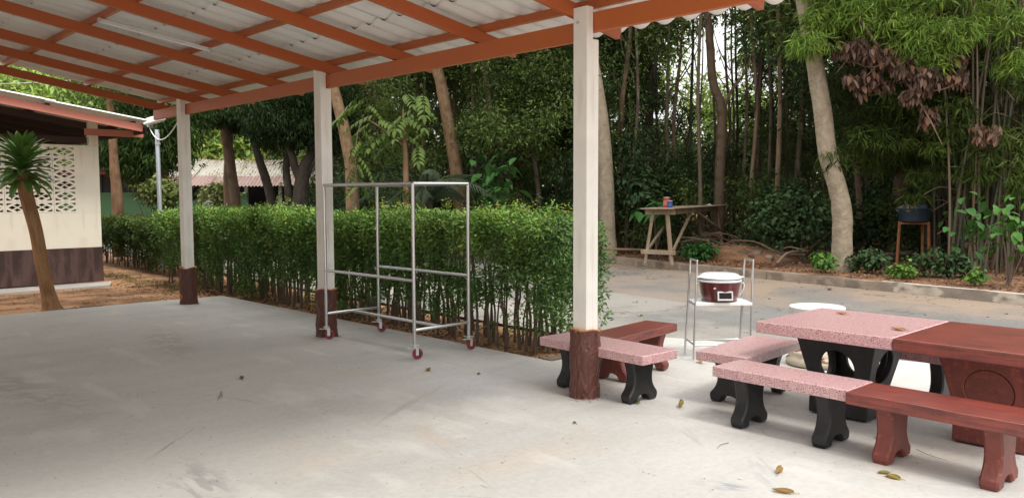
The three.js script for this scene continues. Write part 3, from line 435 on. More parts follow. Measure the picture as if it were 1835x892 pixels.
// ------------------------------------------------------------ steel trolley frame on castors
{
  const c = V(-7.57, 0, -5.385), t = thing('steel_trolley', 'tall empty stainless steel trolley frame on four red castors beside the second post', 'trolley', [c.x, 0, c.z], 0.012);
  const X = 0.85, Z = 0.375, H = 1.82, r = 0.0165, m = M.steel, R = (n, a, b, q = r) => mesh(n, rod(V(...a), V(...b), q, 10), m, t);
  for (const x of [-X, X]) for (const z of [-Z, Z]) {
    R('post', [x, 0.15, z], [x, H, z], 0.018);
    const cs = mesh('castor', merged([bx(0.1, 0.008, 0.07, 0, 0.148, 0, 0.002), new THREE.CylinderGeometry(0.024, 0.024, 0.03, 10).translate(0, 0.13, 0), bx(0.006, 0.09, 0.035, 0.02, 0.085, 0.022, 0.002), bx(0.006, 0.09, 0.035, -0.02, 0.085, 0.022, 0.002)]), M.zinc, t);
    cs.position.set(x, 0, z); cs.rotation.y = [2.5, 3.2, 2.65, 3.0][(x > 0 ? 1 : 0) + (z > 0 ? 2 : 0)];
    const w = mesh('wheel', new THREE.CylinderGeometry(0.056, 0.056, 0.03, 22).rotateZ(PI / 2).translate(0, 0.056, 0.035), M.wheel, cs);
    for (const s of [-1, 1]) mesh('hub', new THREE.CylinderGeometry(0.032, 0.032, 0.004, 16).rotateZ(PI / 2).translate(s * 0.016, 0.056, 0.035), M.hub, cs);
    mesh('brake_pedal', bx(0.03, 0.008, 0.06, 0, 0.125, -0.055, 0.002), M.zinc, cs);
  }
  for (const z of [-Z, Z]) { R('top_rail', [-X, H, z], [X, H, z], 0.018); R('middle_rail', [-X, 0.82, z], [X, 0.82, z]); }
  for (const x of [-X, X]) { R('top_rail', [x, H, -Z], [x, H, Z], 0.018); R('bottom_rail', [x, 0.305, -Z], [x, 0.305, Z]); }
  R('bottom_rail', [-X, 0.3, 0], [X, 0.3, 0]);
  mesh('top_panel', bx(2 * X - 0.02, 0.004, 2 * Z - 0.02, 0, H - 0.004, 0, 0), mat([0.5, 0.5, 0.5], 0.4, { metalness: 0.7 }), t);
}
// ------------------------------------------------------------ stand with the charcoal stove
{
  const a = V(-4.67, 0, -7.05), b = V(-4.27, 0, -7.49), dir = b.clone().sub(a).normalize(), turn = Math.atan2(-dir.z, dir.x);
  const t = thing('steel_stand', 'narrow steel tube stand with a white slatted shelf, carrying a charcoal stove', 'stand', [a.x, 0, a.z], turn);
  const W = 0.585, D = 0.36, R = (n, p, q, r = 0.0105, m = M.steel) => mesh(n, rod(V(...p), V(...q), r, 8), m, t);
  const H = 1.02;
  for (const [x, lean] of [[0, 0.035], [W, 0.03]]) {
    R('leg', [x, 0, 0], [x + lean, H, -0.03]); R('leg', [x, 0, -D], [x + lean, H, -D + 0.05]); R('hand_rail', [x + lean, H, -0.03], [x + lean, H, -D + 0.05]);
    R('brace', [x, 0.16, -0.01], [x, 0.16, -D + 0.02], 0.009); R('shelf_bearer', [x + lean * 0.55, 0.565, -0.03], [x + lean * 0.55, 0.565, -D + 0.05], 0.009); R('outer_tube', [x - 0.028, 0, -D * 0.75], [x - 0.006, 0.63, -D * 0.6], 0.0105);
  }
  R('cross_rail', [0, 0.15, -0.01], [W, 0.15, -0.01], 0.009); R('cross_rail', [0, 0.15, -D + 0.02], [W, 0.15, -D + 0.02], 0.009);
  for (let k = 0; k < 8; k++) mesh('shelf_slat', bx(W, 0.014, 0.034, W / 2 + 0.018, 0.583, -0.03 - k * 0.043, 0.004), M.white, t);
  mesh('shelf_edge', bx(W, 0.03, 0.012, W / 2 + 0.018, 0.575, -0.004, 0.003), M.white, t);
  const c = a.clone().addScaledVector(dir, W / 2 + 0.015).add(V(dir.z, 0, -dir.x).multiplyScalar(0.165));
  const s = thing('charcoal_stove', 'round maroon enamel charcoal stove with a square silver air door, on the steel stand', 'stove', [c.x, 0.59, c.z], turn);
  const L = (pts, m, n, par = s, seg = 40) => mesh(n, new THREE.LatheGeometry(pts.map(([x, y]) => new THREE.Vector2(x, y)), seg), m, par);
  L([[0, 0], [0.178, 0], [0.185, 0.012], [0.178, 0.024], [0.186, 0.04], [0.218, 0.215], [0.222, 0.222], [0.2, 0.224], [0.17, 0.12], [0.0, 0.1]], M.maroon, 'body');
  L([[0.216, 0.205], [0.226, 0.212], [0.228, 0.226], [0.215, 0.228]], M.enamel, 'rim_band');
  const dr = mesh('air_door', merged([bx(0.14, 0.014, 0.02, 0, 0.035, 0, 0.003), bx(0.14, 0.014, 0.02, 0, -0.035, 0, 0.003), bx(0.014, 0.056, 0.02, 0.063, 0, 0, 0.003), bx(0.014, 0.056, 0.02, -0.063, 0, 0, 0.003)]), M.zinc, s), an = 0.02;
  dr.position.set(Math.sin(an) * 0.196, 0.072, Math.cos(an) * 0.196); dr.rotation.set(-0.18, an, 0); dr.rotation.order = 'YXZ'; dr.scale.set(1.15, 1.12, 1); const op = mesh('door_opening', bx(0.114, 0.058, 0.012, 0, 0, -0.002, 0), M.dark, dr);
  for (const sg of [-1, 1]) { const h = mesh('handle', limb([V(sg * 0.222, 0.2, 0.02), V(sg * 0.25, 0.17, 0.03), V(sg * 0.225, 0.09, 0.03), V(sg * 0.2, 0.06, 0.03)], [0.006, 0.006], 6, 10, 0, true), M.enamel, s); }
  const st = mesh('sticker', bx(0.022, 0.014, 0.002, 0, 0, 0, 0), M.white, s); st.position.set(-0.1, 0.15, 0.184); st.rotation.set(-0.18, -0.5, 0);
  const p = thing('white_pan', 'white domed grill pan laid on top of the maroon stove', 'grill pan', [c.x, 0.59 + 0.229, c.z], turn);
  L([[0, 0], [0.2, 0], [0.222, 0.012], [0.226, 0.026], [0.205, 0.034], [0.19, 0.05], [0.165, 0.06], [0, 0.064]], M.enamel, 'dish', p);
  for (const sg of [-1, 1]) { const h = mesh('lug', bx(0.05, 0.012, 0.1, sg * 0.222, 0.022, 0, 0.005), M.enamel, p); }
}
// ------------------------------------------------------------ trestle, tub and their company beyond the kerb
{
  const A = V(-11.16, 0.13, -15.42), B = V(-12.1, 0.13, -19.0), dir = B.clone().sub(A); const len = dir.length(); dir.normalize(); const turn = Math.atan2(-dir.z, dir.x);
  const t = thing('trestle_table', 'rough weathered timber trestle table with braced splayed legs beyond the kerb', 'trestle table', [A.x, 0.13, A.z], turn);
  const W = 0.66, H = 1.22, bar = (n, p, q, w, h, m = M.wood) => { const P = V(...p), Q = V(...q), l = P.distanceTo(Q), o = mesh(n, bx(w, h, l, 0, 0, 0, 0.006), m, t); o.position.copy(P).lerp(Q, 0.5); o.up.set(0, 1, 0.01); o.lookAt(o.parent.localToWorld(Q.clone())); return o; };
  t.updateMatrixWorld(true);
  for (let k = 0; k < 4; k++) bar('plank', [-0.25 + rr(-0.06, 0.05), H + 0.02 + rr(0, 0.008), -0.29 + k * 0.2], [len + 0.3 + rr(-0.05, 0.1), H + 0.05 + rr(0, 0.008), -0.29 + k * 0.2], 0.19, 0.028);
  for (const [x, e] of [[0, -1], [len, 1]]) {
    for (const s of [-1, 1]) { bar('leg', [x + e * 0.1, -0.05, s * 0.33], [x, H - 0.04, s * 0.17], 0.085, 0.06); }
    bar('bearer', [x, H - 0.05, -0.36], [x, H - 0.05, 0.36], 0.06, 0.13);
    if (e < 0) bar('spreader', [x + e * 0.11, 0.24, -0.42], [x + e * 0.11, 0.24, 0.42], 0.045, 0.1); else bar('spreader', [x + e * 0.06, 0.5, -0.3], [x + e * 0.06, 0.5, 0.3], 0.04, 0.08);
  }
  for (const s of [-1, 1]) { bar('apron_rail', [0.1, H - 0.07, s * 0.22], [len - 0.1, H - 0.03, s * 0.22], 0.04, 0.1); bar('brace', [0.04, 0.28, s * 0.31], [len * 0.42, H - 0.06, s * 0.22], 0.06, 0.05); bar('brace', [len + 0.02, 0.62, s * 0.27], [len * 0.5, H - 0.06, s * 0.22], 0.06, 0.05); }
  const at2 = (x, z) => { const p = t.localToWorld(V(x, 0, z)); return [p.x, 0.13 + H + 0.045, p.z]; };
  const can = (label, pos, r, h, cols) => { const c = thing('paint_can', label, 'can', pos); mesh('body', new THREE.CylinderGeometry(r, r, h, 20).translate(0, h / 2, 0), mat(cols[0], 0.4), c); mesh('label_band', new THREE.CylinderGeometry(r + 0.002, r + 0.002, h * 0.5, 20, 1, true).translate(0, h * 0.45, 0), mat(cols[1], 0.4), c); mesh('lid', new THREE.CylinderGeometry(r + 0.004, r + 0.004, 0.014, 20).translate(0, h + 0.005, 0), M.zinc, c); };
  can('red tin with a pale stripe on the trestle table', at2(0.42, 0.0), 0.085, 0.23, [[0.34, 0.05, 0.03], [0.45, 0.16, 0.13]]);
  can('smaller blue tin standing against the red tin on the trestle table', at2(0.3, 0.13), 0.06, 0.15, [[0.03, 0.06, 0.22], [0.06, 0.1, 0.3]]);
  const wl = thing('enamel_bowl', 'small pale bowl upside down at the far end of the trestle table', 'bowl', at2(len - 0.45, 0.1)); mesh('bowl', new THREE.SphereGeometry(0.09, 16, 8, 0, 2 * PI, 0, PI / 2).scale(1, 0.55, 1), M.enamel, wl); mesh('foot_ring', new THREE.TorusGeometry(0.035, 0.006, 6, 16).rotateX(PI / 2).translate(0, 0.05, 0), M.enamel, wl);
}
{
  const p = V(-6.75, 0.14, -18.7), t = thing('wooden_stand', 'three legged brown wooden stand carrying a dark tub beside the bamboo', 'stand', [p.x, 0.14, p.z], 0.35);
  t.updateMatrixWorld(true); const R = 0.29, hs = [[-0.3, 0.12], [0.3, 0.16], [0.18, -0.25]];
  hs.forEach(([x, z]) => mesh('leg', limb([V(x * 1.08, -0.15, z * 1.08), V(x, 0.5, z), V(x * 0.94, 0.95, z * 0.94)], [0.034, 0.032, 0.032], 8, 3, 0.03, true), M.woodBrown, t));
  for (let k = 0; k < 3; k++) { const a = hs[k], b = hs[(k + 1) % 3]; mesh('rail', rod(V(a[0], 0.91, a[1]), V(b[0], 0.91, b[1]), 0.026, 8), M.woodBrown, t); }
  const u = thing('dark_tub', 'dark blue-grey plastic tub on the brown wooden stand', 'tub', [p.x, 1.08, p.z]);
  mesh('body', new THREE.LatheGeometry([[0, 0.01], [0.29, 0], [0.3, 0.02], [0.33, 0.25], [0.36, 0.27], [0.365, 0.29], [0.33, 0.3], [0.31, 0.26], [0.28, 0.12], [0, 0.1]].map(([x, y]) => new THREE.Vector2(x, y)), 32), M.tub, u);
  for (const s of [-1, 1]) mesh('grip', bx(0.05, 0.03, 0.14, s * 0.37, 0.265, 0, 0.01), M.tub, u);
  const cl = (label, x, z, sx, c) => { const g = new THREE.IcosahedronGeometry(0.14, 3), q = g.attributes.position; for (let i = 0; i < q.count; i++) { const n = 0.8 + 0.5 * fbm(q.getX(i) * 14 + sx * 9, q.getZ(i) * 14 + q.getY(i) * 9 + 20, 256, 2); q.setXYZ(i, q.getX(i) * n * sx, q.getY(i) * n * 0.7, q.getZ(i) * n); } g.computeVertexNormals(); const o = mesh('rag', g, mat(c, 0.95)); o.position.set(p.x + x, 1.36, p.z + z); tag(o, label, 'cloth'); };
  cl('crumpled grey cloth heaped in the dark tub', -0.13, 0.12, 1.2, [0.2, 0.18, 0.19]); cl('crumpled bluish cloth beside the grey one in the tub', 0.13, 0.02, 1.1, [0.09, 0.1, 0.2]); cl('pale pinkish cloth between the other cloths in the tub', 0.02, 0.2, 0.8, [0.28, 0.22, 0.22]);
}
// ------------------------------------------------------------ foliage kinds
rnd = mulberry(4242);
const rep = (n, f) => [...Array(n)].map((_, i) => f(i));
const LF = {
  small: rep(4, () => spray(15, 0.052, 0.03, 0.1, -0.1)),          // hedge
  lance: rep(4, () => spray(14, 0.2, 0.046, 0.2, 0.75)),               // mango, drooping
  mid: rep(4, () => spray(16, 0.13, 0.05, 0.28, 0.35)),                // woodland
  tiny: rep(3, () => spray(22, 0.07, 0.028, 0.3, 0.3)),
  bamboo: rep(4, () => spray(12, 0.22, 0.022, 0.1, 0.5)),
  broad: rep(3, () => spray(9, 0.2, 0.13, 0.2, 0.3, { fine: true })),
  far: rep(3, () => spray(16, 0.42, 0.17, 0.75, 0.4)),
  dry: rep(3, () => spray(9, 0.2, 0.075, 0.12, 1.35, { fine: true })),
};
const G = {
  hedge: leafMat([0.155, 0.275, 0.09], 0.36, 0.4), hedgeDark: leafMat([0.075, 0.13, 0.04], 0.5, 0.3), mango: leafMat([0.038, 0.07, 0.022], 0.4, 0.25), wood: leafMat([0.105, 0.155, 0.042], 0.55, 0.35),
  cool: leafMat([0.065, 0.115, 0.045], 0.5, 0.3), bright: leafMat([0.26, 0.36, 0.1], 0.6, 0.4), bamboo: leafMat([0.17, 0.27, 0.055], 0.55, 0.4), yellow: leafMat([0.125, 0.19, 0.04], 0.55, 0.4), broad: leafMat([0.06, 0.16, 0.04], 0.45, 0.35), dry: leafMat([0.11, 0.068, 0.05], 0.9, 0.15), litter: leafMat([0.2, 0.11, 0.06], 0.95, 0),
  dracaena: mat([0.12, 0.25, 0.055], 0.35, { side: THREE.DoubleSide, transmission: 0.2, thickness: 0, ior: 1.35 }), dracaenaYoung: mat([0.18, 0.36, 0.06], 0.35, { side: THREE.DoubleSide, transmission: 0.3, thickness: 0, ior: 1.35 }),
};
// ------------------------------------------------------------ dracaena on the bare earth
{
  const t = thing('dracaena', 'dracaena with one leaning bare trunk and a tuft of strap leaves before the block building', 'plant', [-14.05, -0.07, -3.48]);
  mesh('trunk', limb([V(0.04, -0.08, -0.02), V(0.03, 0.06, 0), V(0, 0.3, 0.04), V(-0.02, 0.67, 0.09), V(-0.04, 1.27, 0.16), V(-0.06, 1.8, 0.26), V(-0.07, 2.15, 0.29)], [0.2, 0.135, 0.105, 0.098, 0.098, 0.1, 0.1], 16, 40, 0.07), mat([1.9, 1.55, 1.12], 0.9, { map: T.barkBrown, bumpMap: T.barkBump, bumpScale: 0.02 }), t);
  const strap = (L, W, curl) => { const v = [], N = 7, pt = (k, s) => { const u = k / N, w = W * 0.5 * Math.min(1, 1.2 * Math.pow(Math.sin(PI * (0.12 + 0.88 * u)), 0.6)) * (k === N ? 0.02 : 1); const a = curl * u; return [s * w, L * u * Math.cos(a * 0.6) * 0.0 + -L * (1 - Math.cos(a)) / Math.max(0.3, curl) + Math.abs(s) * w * 0.35, L * Math.sin(a) / Math.max(0.3, curl)]; }; for (let k = 0; k < N; k++) for (const s of [-1, 1]) { const A = pt(k, 0), B = pt(k + 1, 0), C = pt(k, s), D = pt(k + 1, s); if (s > 0) v.push(...A, ...D, ...B, ...A, ...C, ...D); else v.push(...A, ...B, ...D, ...A, ...D, ...C); } const g = new THREE.BufferGeometry(); g.setAttribute('position', new THREE.Float32BufferAttribute(v, 3)); g.computeVertexNormals(); return g; };
  const sg = [0.25, 0.5, 0.8, 1.1, 1.4].map((c) => strap(0.64, 0.13, c));
  for (let i = 0; i < 96; i++) {
    const u = i / 96, el = 1.45 - 1.4 * Math.pow(u, 0.8), l = mesh('leaf', sg[Math.min(4, Math.floor(u * 3.0 + rnd() * 1.6))], u < 0.16 ? G.dracaenaYoung : G.dracaena, t);
    l.position.set(-0.07, 2.42 - 0.42 * u, 0.29); l.rotation.order = 'YXZ'; l.rotation.set(-el + rr(-0.15, 0.15), i * 2.4 + rr(-0.2, 0.2), rr(-0.2, 0.2)); l.scale.setScalar((u < 0.15 ? 0.58 : 0.82) * rr(0.85, 1.12));
  }
}
// ------------------------------------------------------------ hedges
function hedge(label, X0, X1, zf, depth, top, m, dens, stems, tip) {
  const t = thing('hedge', label, 'hedge', [0, -0.07, 0]), list = [], hi = [], L = X1 - X0;
  const surf = (x, y) => 0.16 * (fbm(x * 1.3 + 30, y * 1.6 + 9, 256, 3) - 0.5) , tp = (x) => top + 0.16 * (fbm(x * 1.1 + 70, 5, 256, 3) - 0.5);
  const N = Math.round(dens * L);
  for (let i = 0; i < N; i++) {
    const x = X0 + rnd() * L, k = rnd(), T0 = tp(x); let y, z;
    if (k < 0.62) { const h = Math.pow(rnd(), 0.62); y = 0.1 + h * (T0 - 0.1); z = zf + surf(x, y) - Math.abs(gauss()) * 0.2; if (y < 0.85 && vn(x * 2.6, y * 3) + (y - 0.1) * 0.8 < 0.6) continue; const ph = x / 0.37 + 1.2 * (vn(x * 0.9 + 3, 8) - 0.5) + 0.35 * (y - 0.7) * (vn(x * 1.2, 2) - 0.5), cr = Math.abs((((ph % 1) + 1) % 1) - 0.5) * 2; z += 0.1 * (1 - cr) - 0.14 * cr * cr; if (cr > 0.62 && rnd() < 0.62) continue; if (fbm(x * 4 + 9, y * 4 + 3, 256, 2) < 0.38) continue; }
    else if (k < 0.86) { y = T0 - Math.abs(gauss()) * 0.12; z = zf - rnd() * depth; }
    else { y = 0.35 + rnd() * (T0 - 0.4); z = zf - depth + Math.abs(gauss()) * 0.2; if (y < 0.8 && rnd() < 0.75) continue; }
    { const tn = rr(0.6, 1.3) * (0.75 + 0.5 * vn(x * 2.7 + 5, y * 2)), topLit = sm(0.85, T0, y) * 0.55, yl = rnd() < 0.03 ? 0.8 : 0; list.push([x, y, z, rr(0.65, 1.4), [tn * (1 + topLit + yl), tn * (1 + topLit * 0.8 + yl * 0.3), tn * (1 + topLit * 0.3 - yl * 0.3)]]); }  // upper leaves brightened in colour for light falling on the hedge top
  }
  for (let i = 0; i < N * 0.05; i++) { // ends
    const y = 0.15 + Math.pow(rnd(), 0.6) * (top - 0.15); list.push([X1 + 0.12 * gauss(), y, zf - rnd() * depth, rr(0.75, 1.25), rr(0.7, 1.2)]); }
  for (let i = 0; i < L * 16; i++) { // young shoots on top, their colour also raised to paint light from above
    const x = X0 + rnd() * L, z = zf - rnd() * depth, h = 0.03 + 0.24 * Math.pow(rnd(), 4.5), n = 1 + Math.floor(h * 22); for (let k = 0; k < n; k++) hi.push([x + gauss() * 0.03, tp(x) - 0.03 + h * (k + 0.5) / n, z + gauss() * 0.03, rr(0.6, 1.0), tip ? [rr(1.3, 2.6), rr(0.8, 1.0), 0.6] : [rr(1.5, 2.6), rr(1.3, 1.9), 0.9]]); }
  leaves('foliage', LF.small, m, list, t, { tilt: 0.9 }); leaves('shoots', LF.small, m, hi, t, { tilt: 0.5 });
  const sg = rep(6, () => limb([V(0, -0.06, 0), V(rr(-0.03, 0.03), 0.3, rr(-0.03, 0.03)), V(rr(-0.07, 0.07), 0.62, rr(-0.06, 0.06)), V(rr(-0.12, 0.12), 1.0, rr(-0.1, 0.1)), V(rr(-0.16, 0.16), 1.3, rr(-0.12, 0.12))], [0.03, 0.022, 0.018, 0.012, 0.006], 6, 7, 0.18));
  for (let i = 0; i < stems; i++) { const row = i % 3, x = X0 + 0.08 + ((i + rr(-0.35, 0.35)) / stems) * (L - 0.1), s = mesh('stem', sg[Math.floor(rnd() * 6)], M.stem, t); s.position.set(x, 0, zf - 0.22 - row * depth * 0.3 + rr(-0.1, 0.1)); s.rotation.y = rnd() * 6; { const q = rr(0.45, 0.95); s.scale.set(q, rr(0.85, 1.05), q); }; s.rotation.x = rr(-0.06, 0.06); }
  return t;
}
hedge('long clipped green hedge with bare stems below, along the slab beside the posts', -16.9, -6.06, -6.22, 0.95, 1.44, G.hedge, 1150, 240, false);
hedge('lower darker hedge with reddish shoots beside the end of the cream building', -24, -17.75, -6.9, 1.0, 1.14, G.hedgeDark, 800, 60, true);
// dead leaves and crumbs in the hedge bed and on the bare earth: nobody could count them
{
  const lg = rep(3, () => spray(5, 0.06, 0.03, 0.12, 0, { flat: true })), list = [];
  for (let i = 0; i < 700; i++) list.push([rr(-17, -5.9), -0.062, rr(-7.4, -6.02), rr(0.5, 1.1), rr(0.35, 1.1)]);
  for (let i = 0; i < 260; i++) { const x = rr(-17.2, -13.6); list.push([x, -0.064, -5.9 + 0.9 * gauss() - 0.2 * rnd(), rr(0.4, 1.0), rr(0.5, 1.5)]); }
  for (let i = 0; i < 160; i++) list.push([rr(-16.8, -13.6), -0.064, rr(-5.8, -2.4), rr(0.3, 0.8), rr(0.5, 1.3)]);
  leaves('leaf_litter', lg, G.litter, list.filter(([x, , z]) => x < -13.55 || z < -6.02), scene, { tilt: 0.15 }).forEach((o) => { o.userData.label = 'dry brown leaf litter under the hedge and on the bare earth'; });
  const gl = []; for (let i = 0; i < 240; i++) gl.push([rr(-20, -14.6), -0.06, -6.0 + 0.4 * gauss(), rr(0.3, 0.75), [rr(0.7, 1.4), rr(0.5, 0.9), rr(0.4, 0.7)]]);
  leaves('ground_cover', LF.small, G.hedge, gl, scene, { tilt: 0.5 }).forEach((o) => { o.userData.label = 'thin green ground cover along the foot of the hedge'; });
  const fl = []; for (let i = 0; i < 5200; i++) { const s = rr(-16, 26), tt = 0.2 + Math.pow(rnd(), 1.6) * 13, w = kp(s, tt); fl.push([w.x, 0.15 + 0.05 * (fbm(s * 0.35 + 40, tt * 0.35 + 40) - 0.45), w.z, rr(0.7, 1.5), rr(0.4, 1.5)]); }
  leaves('forest_litter', lg, G.litter, fl, scene, { tilt: 0.25 }).forEach((o) => { o.userData.label = 'dry brown leaves covering the earth beyond the kerb'; });
}
// ------------------------------------------------------------ trees one by one
function lobes(list, c, r, n, s, tone = [0.7, 1.3], drop = 0) { for (let i = 0; i < n; i++) { const v = V(gauss(), gauss(), gauss()), l = v.length() || 1; v.multiplyScalar(Math.pow(rnd(), 0.45) / Math.max(l, 0.4)); list.push([c.x + v.x * r[0], c.y + v.y * r[1] - drop * rnd(), c.z + v.z * r[2], rr(s[0], s[1]), rr(tone[0], tone[1])]); } }
function tree(name, label, path, dist, radii, m, o = {}) {
  const P = path.map(([x, y, dd = 0]) => at(x, y, dist + dd)), y0 = o.ground ?? 0.1, b = P[0].clone(); P[0].y = y0 - 0.08; b.y = y0;
  const t = thing(name, label, 'tree', [b.x, b.y, b.z], 0, o.group), rel = (v) => v.clone().sub(b);
  const top = P[P.length - 1], prev = P[P.length - 2]; if (o.up) { const d = top.clone().sub(prev).normalize(); P.push(top.clone().addScaledVector(d, o.up * 0.5).add(V(0, 0.1, 0)), top.clone().addScaledVector(d, o.up)); radii = [...radii, radii[radii.length - 1] * 0.75, radii[radii.length - 1] * 0.45]; }
  mesh('trunk', limb(P.map(rel), radii, o.rad ?? 14, o.seg ?? 36, o.rough ?? 0.07), m, t);
  for (const [lp, lr] of o.limbs ?? []) mesh('limb', limb(lp.map(([x, y, dd = 0]) => rel(at(x, y, dist + dd))), lr, 9, 16, 0.08), m, t);
  const list = []; for (const [x, y, dd, r, n, s, tone, drop] of o.crown ?? []) lobes(list, rel(at(x, y, dist + dd)), r, n, s, tone, drop);
  if (list.length) leaves('crown', o.geos ?? LF.mid, o.leaf ?? G.wood, list, t, { tilt: o.tilt ?? 0.6 });
  return t;
}
// the pale tree at the kerb, the one behind the near post
tree('pale_barked_tree', 'pale smooth-barked tree leaning left at the kerb before the bamboo', [[1508, 484], [1509, 470], [1510, 420], [1510, 385], [1503, 340], [1485, 280], [1475, 200], [1462, 120], [1445, 20], [1438, -20]], 17.85, [0.27, 0.22, 0.2, 0.195, 0.185, 0.185, 0.18, 0.17, 0.165, 0.16], M.bark, { ground: 0.14, up: 6, rad: 20, seg: 70, rough: 0.05, crown: [[1430, -260, 0, [3, 1.6, 3], 380, [0.8, 1.4]]], geos: LF.mid, leaf: G.wood });
tree('pale_barked_tree', 'pale thick trunk just right of the near cream post, beyond the road', [[1089, 438], [1088, 420], [1086, 330], [1080, 240], [1068, 150], [1050, 60], [1040, 0]], 21.4, [0.28, 0.22, 0.21, 0.2, 0.18, 0.165, 0.15], M.bark, { ground: 0.14, up: 5, rad: 16, crown: [[1030, -160, 0, [3, 1.6, 3], 300, [0.8, 1.4]]] });
tree('dark_trunked_tree', 'tall dark trunk bending in the middle, against the white sky above the trestle table', [[1287, 420], [1290, 340], [1291, 290], [1294, 240], [1292, 185], [1279, 150], [1273, 80], [1268, 20]], 23.6, [0.18, 0.15, 0.14, 0.15, 0.13, 0.12, 0.11, 0.1], M.barkBrown, { ground: 0.14, up: 5, seg: 60, limbs: [[[[1294, 200], [1310, 165], [1335, 130], [1350, 90]], [0.05, 0.045, 0.035, 0.02]]], crown: [[1260, -220, 0, [2.6, 1.5, 2.6], 220, [0.8, 1.4]]] });
tree('brown_trunked_tree', 'smooth light brown trunk leaning left, behind the hedge right of the trolley', [[826, 400], [824, 360], [815, 290], [803, 220], [790, 150], [778, 100], [765, 40]], 22.5, [0.21, 0.19, 0.175, 0.165, 0.155, 0.15, 0.14], mat([1.5, 1.35, 1.15], 0.9, { map: T.barkBrown, bumpMap: T.barkBump, bumpScale: 0.01 }), { up: 5, crown: [[760, -140, 0, [2.6, 1.5, 2.6], 260, [0.8, 1.4]]] });
tree('brown_trunked_tree', 'grey-brown trunk curving up behind the second post and the trolley', [[634, 400], [632, 360], [628, 300], [618, 240], [606, 190], [596, 150], [590, 100]], 21.5, [0.2, 0.18, 0.16, 0.15, 0.14, 0.135, 0.13], mat([1.3, 1.2, 1.0], 0.95, { map: T.barkBrown, bumpMap: T.barkBump, bumpScale: 0.012 }), { up: 5, crown: [[600, -100, 0, [2.4, 1.6, 2.4], 260, [0.8, 1.4]]] });
// sapling with long pinnate leaves
{
  const D = 19.5, b = spot(727, D, 0.02), t = thing('yellow_green_sapling', 'young tree with yellow-green feather leaves, right of the second post behind the hedge', 'tree', [b.x, b.y, b.z]), rel = (x, y, dd = 0) => at(x, y, D + dd).sub(b);
  mesh('trunk', limb([V(0, -0.1, 0), rel(727, 330), rel(726, 270), rel(723, 235), rel(722, 195)], [0.075, 0.07, 0.06, 0.045, 0.012], 10, 20, 0.05), mat([1.2, 1.02, 0.84], 0.9, { map: T.barkBrown }), t);
  const pin = (n, L, w) => { const l = []; for (let i = 0; i < n; i++) { const u = (i + 1) / n; for (const s of [-1, 1]) { const g = leafGeo(w * (1 - 0.35 * Math.abs(u - 0.5)), w * 0.42, 0.25, 0.12, true); g.applyMatrix4(mtx(s * 0.01, -0.45 * L * u * u * 0.8, L * u, 0.35, s * 1.05, 0)); l.push(tint(g, rep(3, () => 0.85).map((v) => v + 0.3 * ((i * 7) % 5) / 5))); } } const tp = leafGeo(w, w * 0.4, 0.3, 0.1, true); tp.applyMatrix4(mtx(0, -0.36 * L, L, 0.6, 0, 0)); l.push(tint(tp, [1, 1, 1])); const st = limb([V(0, 0, 0), V(0, -0.09 * L, L * 0.5), V(0, -0.36 * L, L)], [0.006, 0.004, 0.002], 4, 4, 0); st.deleteAttribute('uv'); l.push(tint(st.toNonIndexed(), [0.8, 0.9, 0.6])); return mergeGeometries(l); };
  const pg = [pin(6, 0.75, 0.26), pin(7, 0.9, 0.24), pin(5, 0.6, 0.26)];
  const put = (x, y, dd, turn, sc, pitch) => { const f = mesh('feather_leaf', pg[Math.floor(rnd() * 3)], G.yellow, t); f.position.copy(rel(x, y, dd)); f.rotation.order = 'YXZ'; f.rotation.set(pitch, turn, rr(-0.2, 0.2)); f.scale.setScalar(sc); };
  for (let i = 0; i < 9; i++) { const y = 210 + 70 * rnd(); put(724 + rr(-4, 4), y, 0, i * 2.4 + rr(-0.4, 0.4), rr(0.75, 1.15), rr(-0.1, 0.45)); }
  for (let i = 0; i < 16; i++) put(650 + rr(-15, 130), rr(165, 275), rr(-0.6, 0.6), rnd() * 6.3, rr(0.7, 1.1), rr(0, 0.5));
  for (let i = 0; i < 9; i++) put(rr(632, 650), 225 + i * 13, -0.3, rnd() * 6.3, rr(0.5, 0.75), rr(0.3, 0.8));
  for (const [x, y] of [[716, 335], [728, 345], [735, 350], [708, 352]]) put(x, y, -0.4, rr(1.6, 4.5), 0.7, 0.3);
  mesh('branch', limb([rel(725, 262), rel(690, 235, -0.1), rel(655, 215, -0.2), rel(642, 232, -0.3), rel(636, 330, -0.3)], [0.022, 0.018, 0.013, 0.009, 0.004], 6, 18, 0.03), M.barkBrown, t);
}
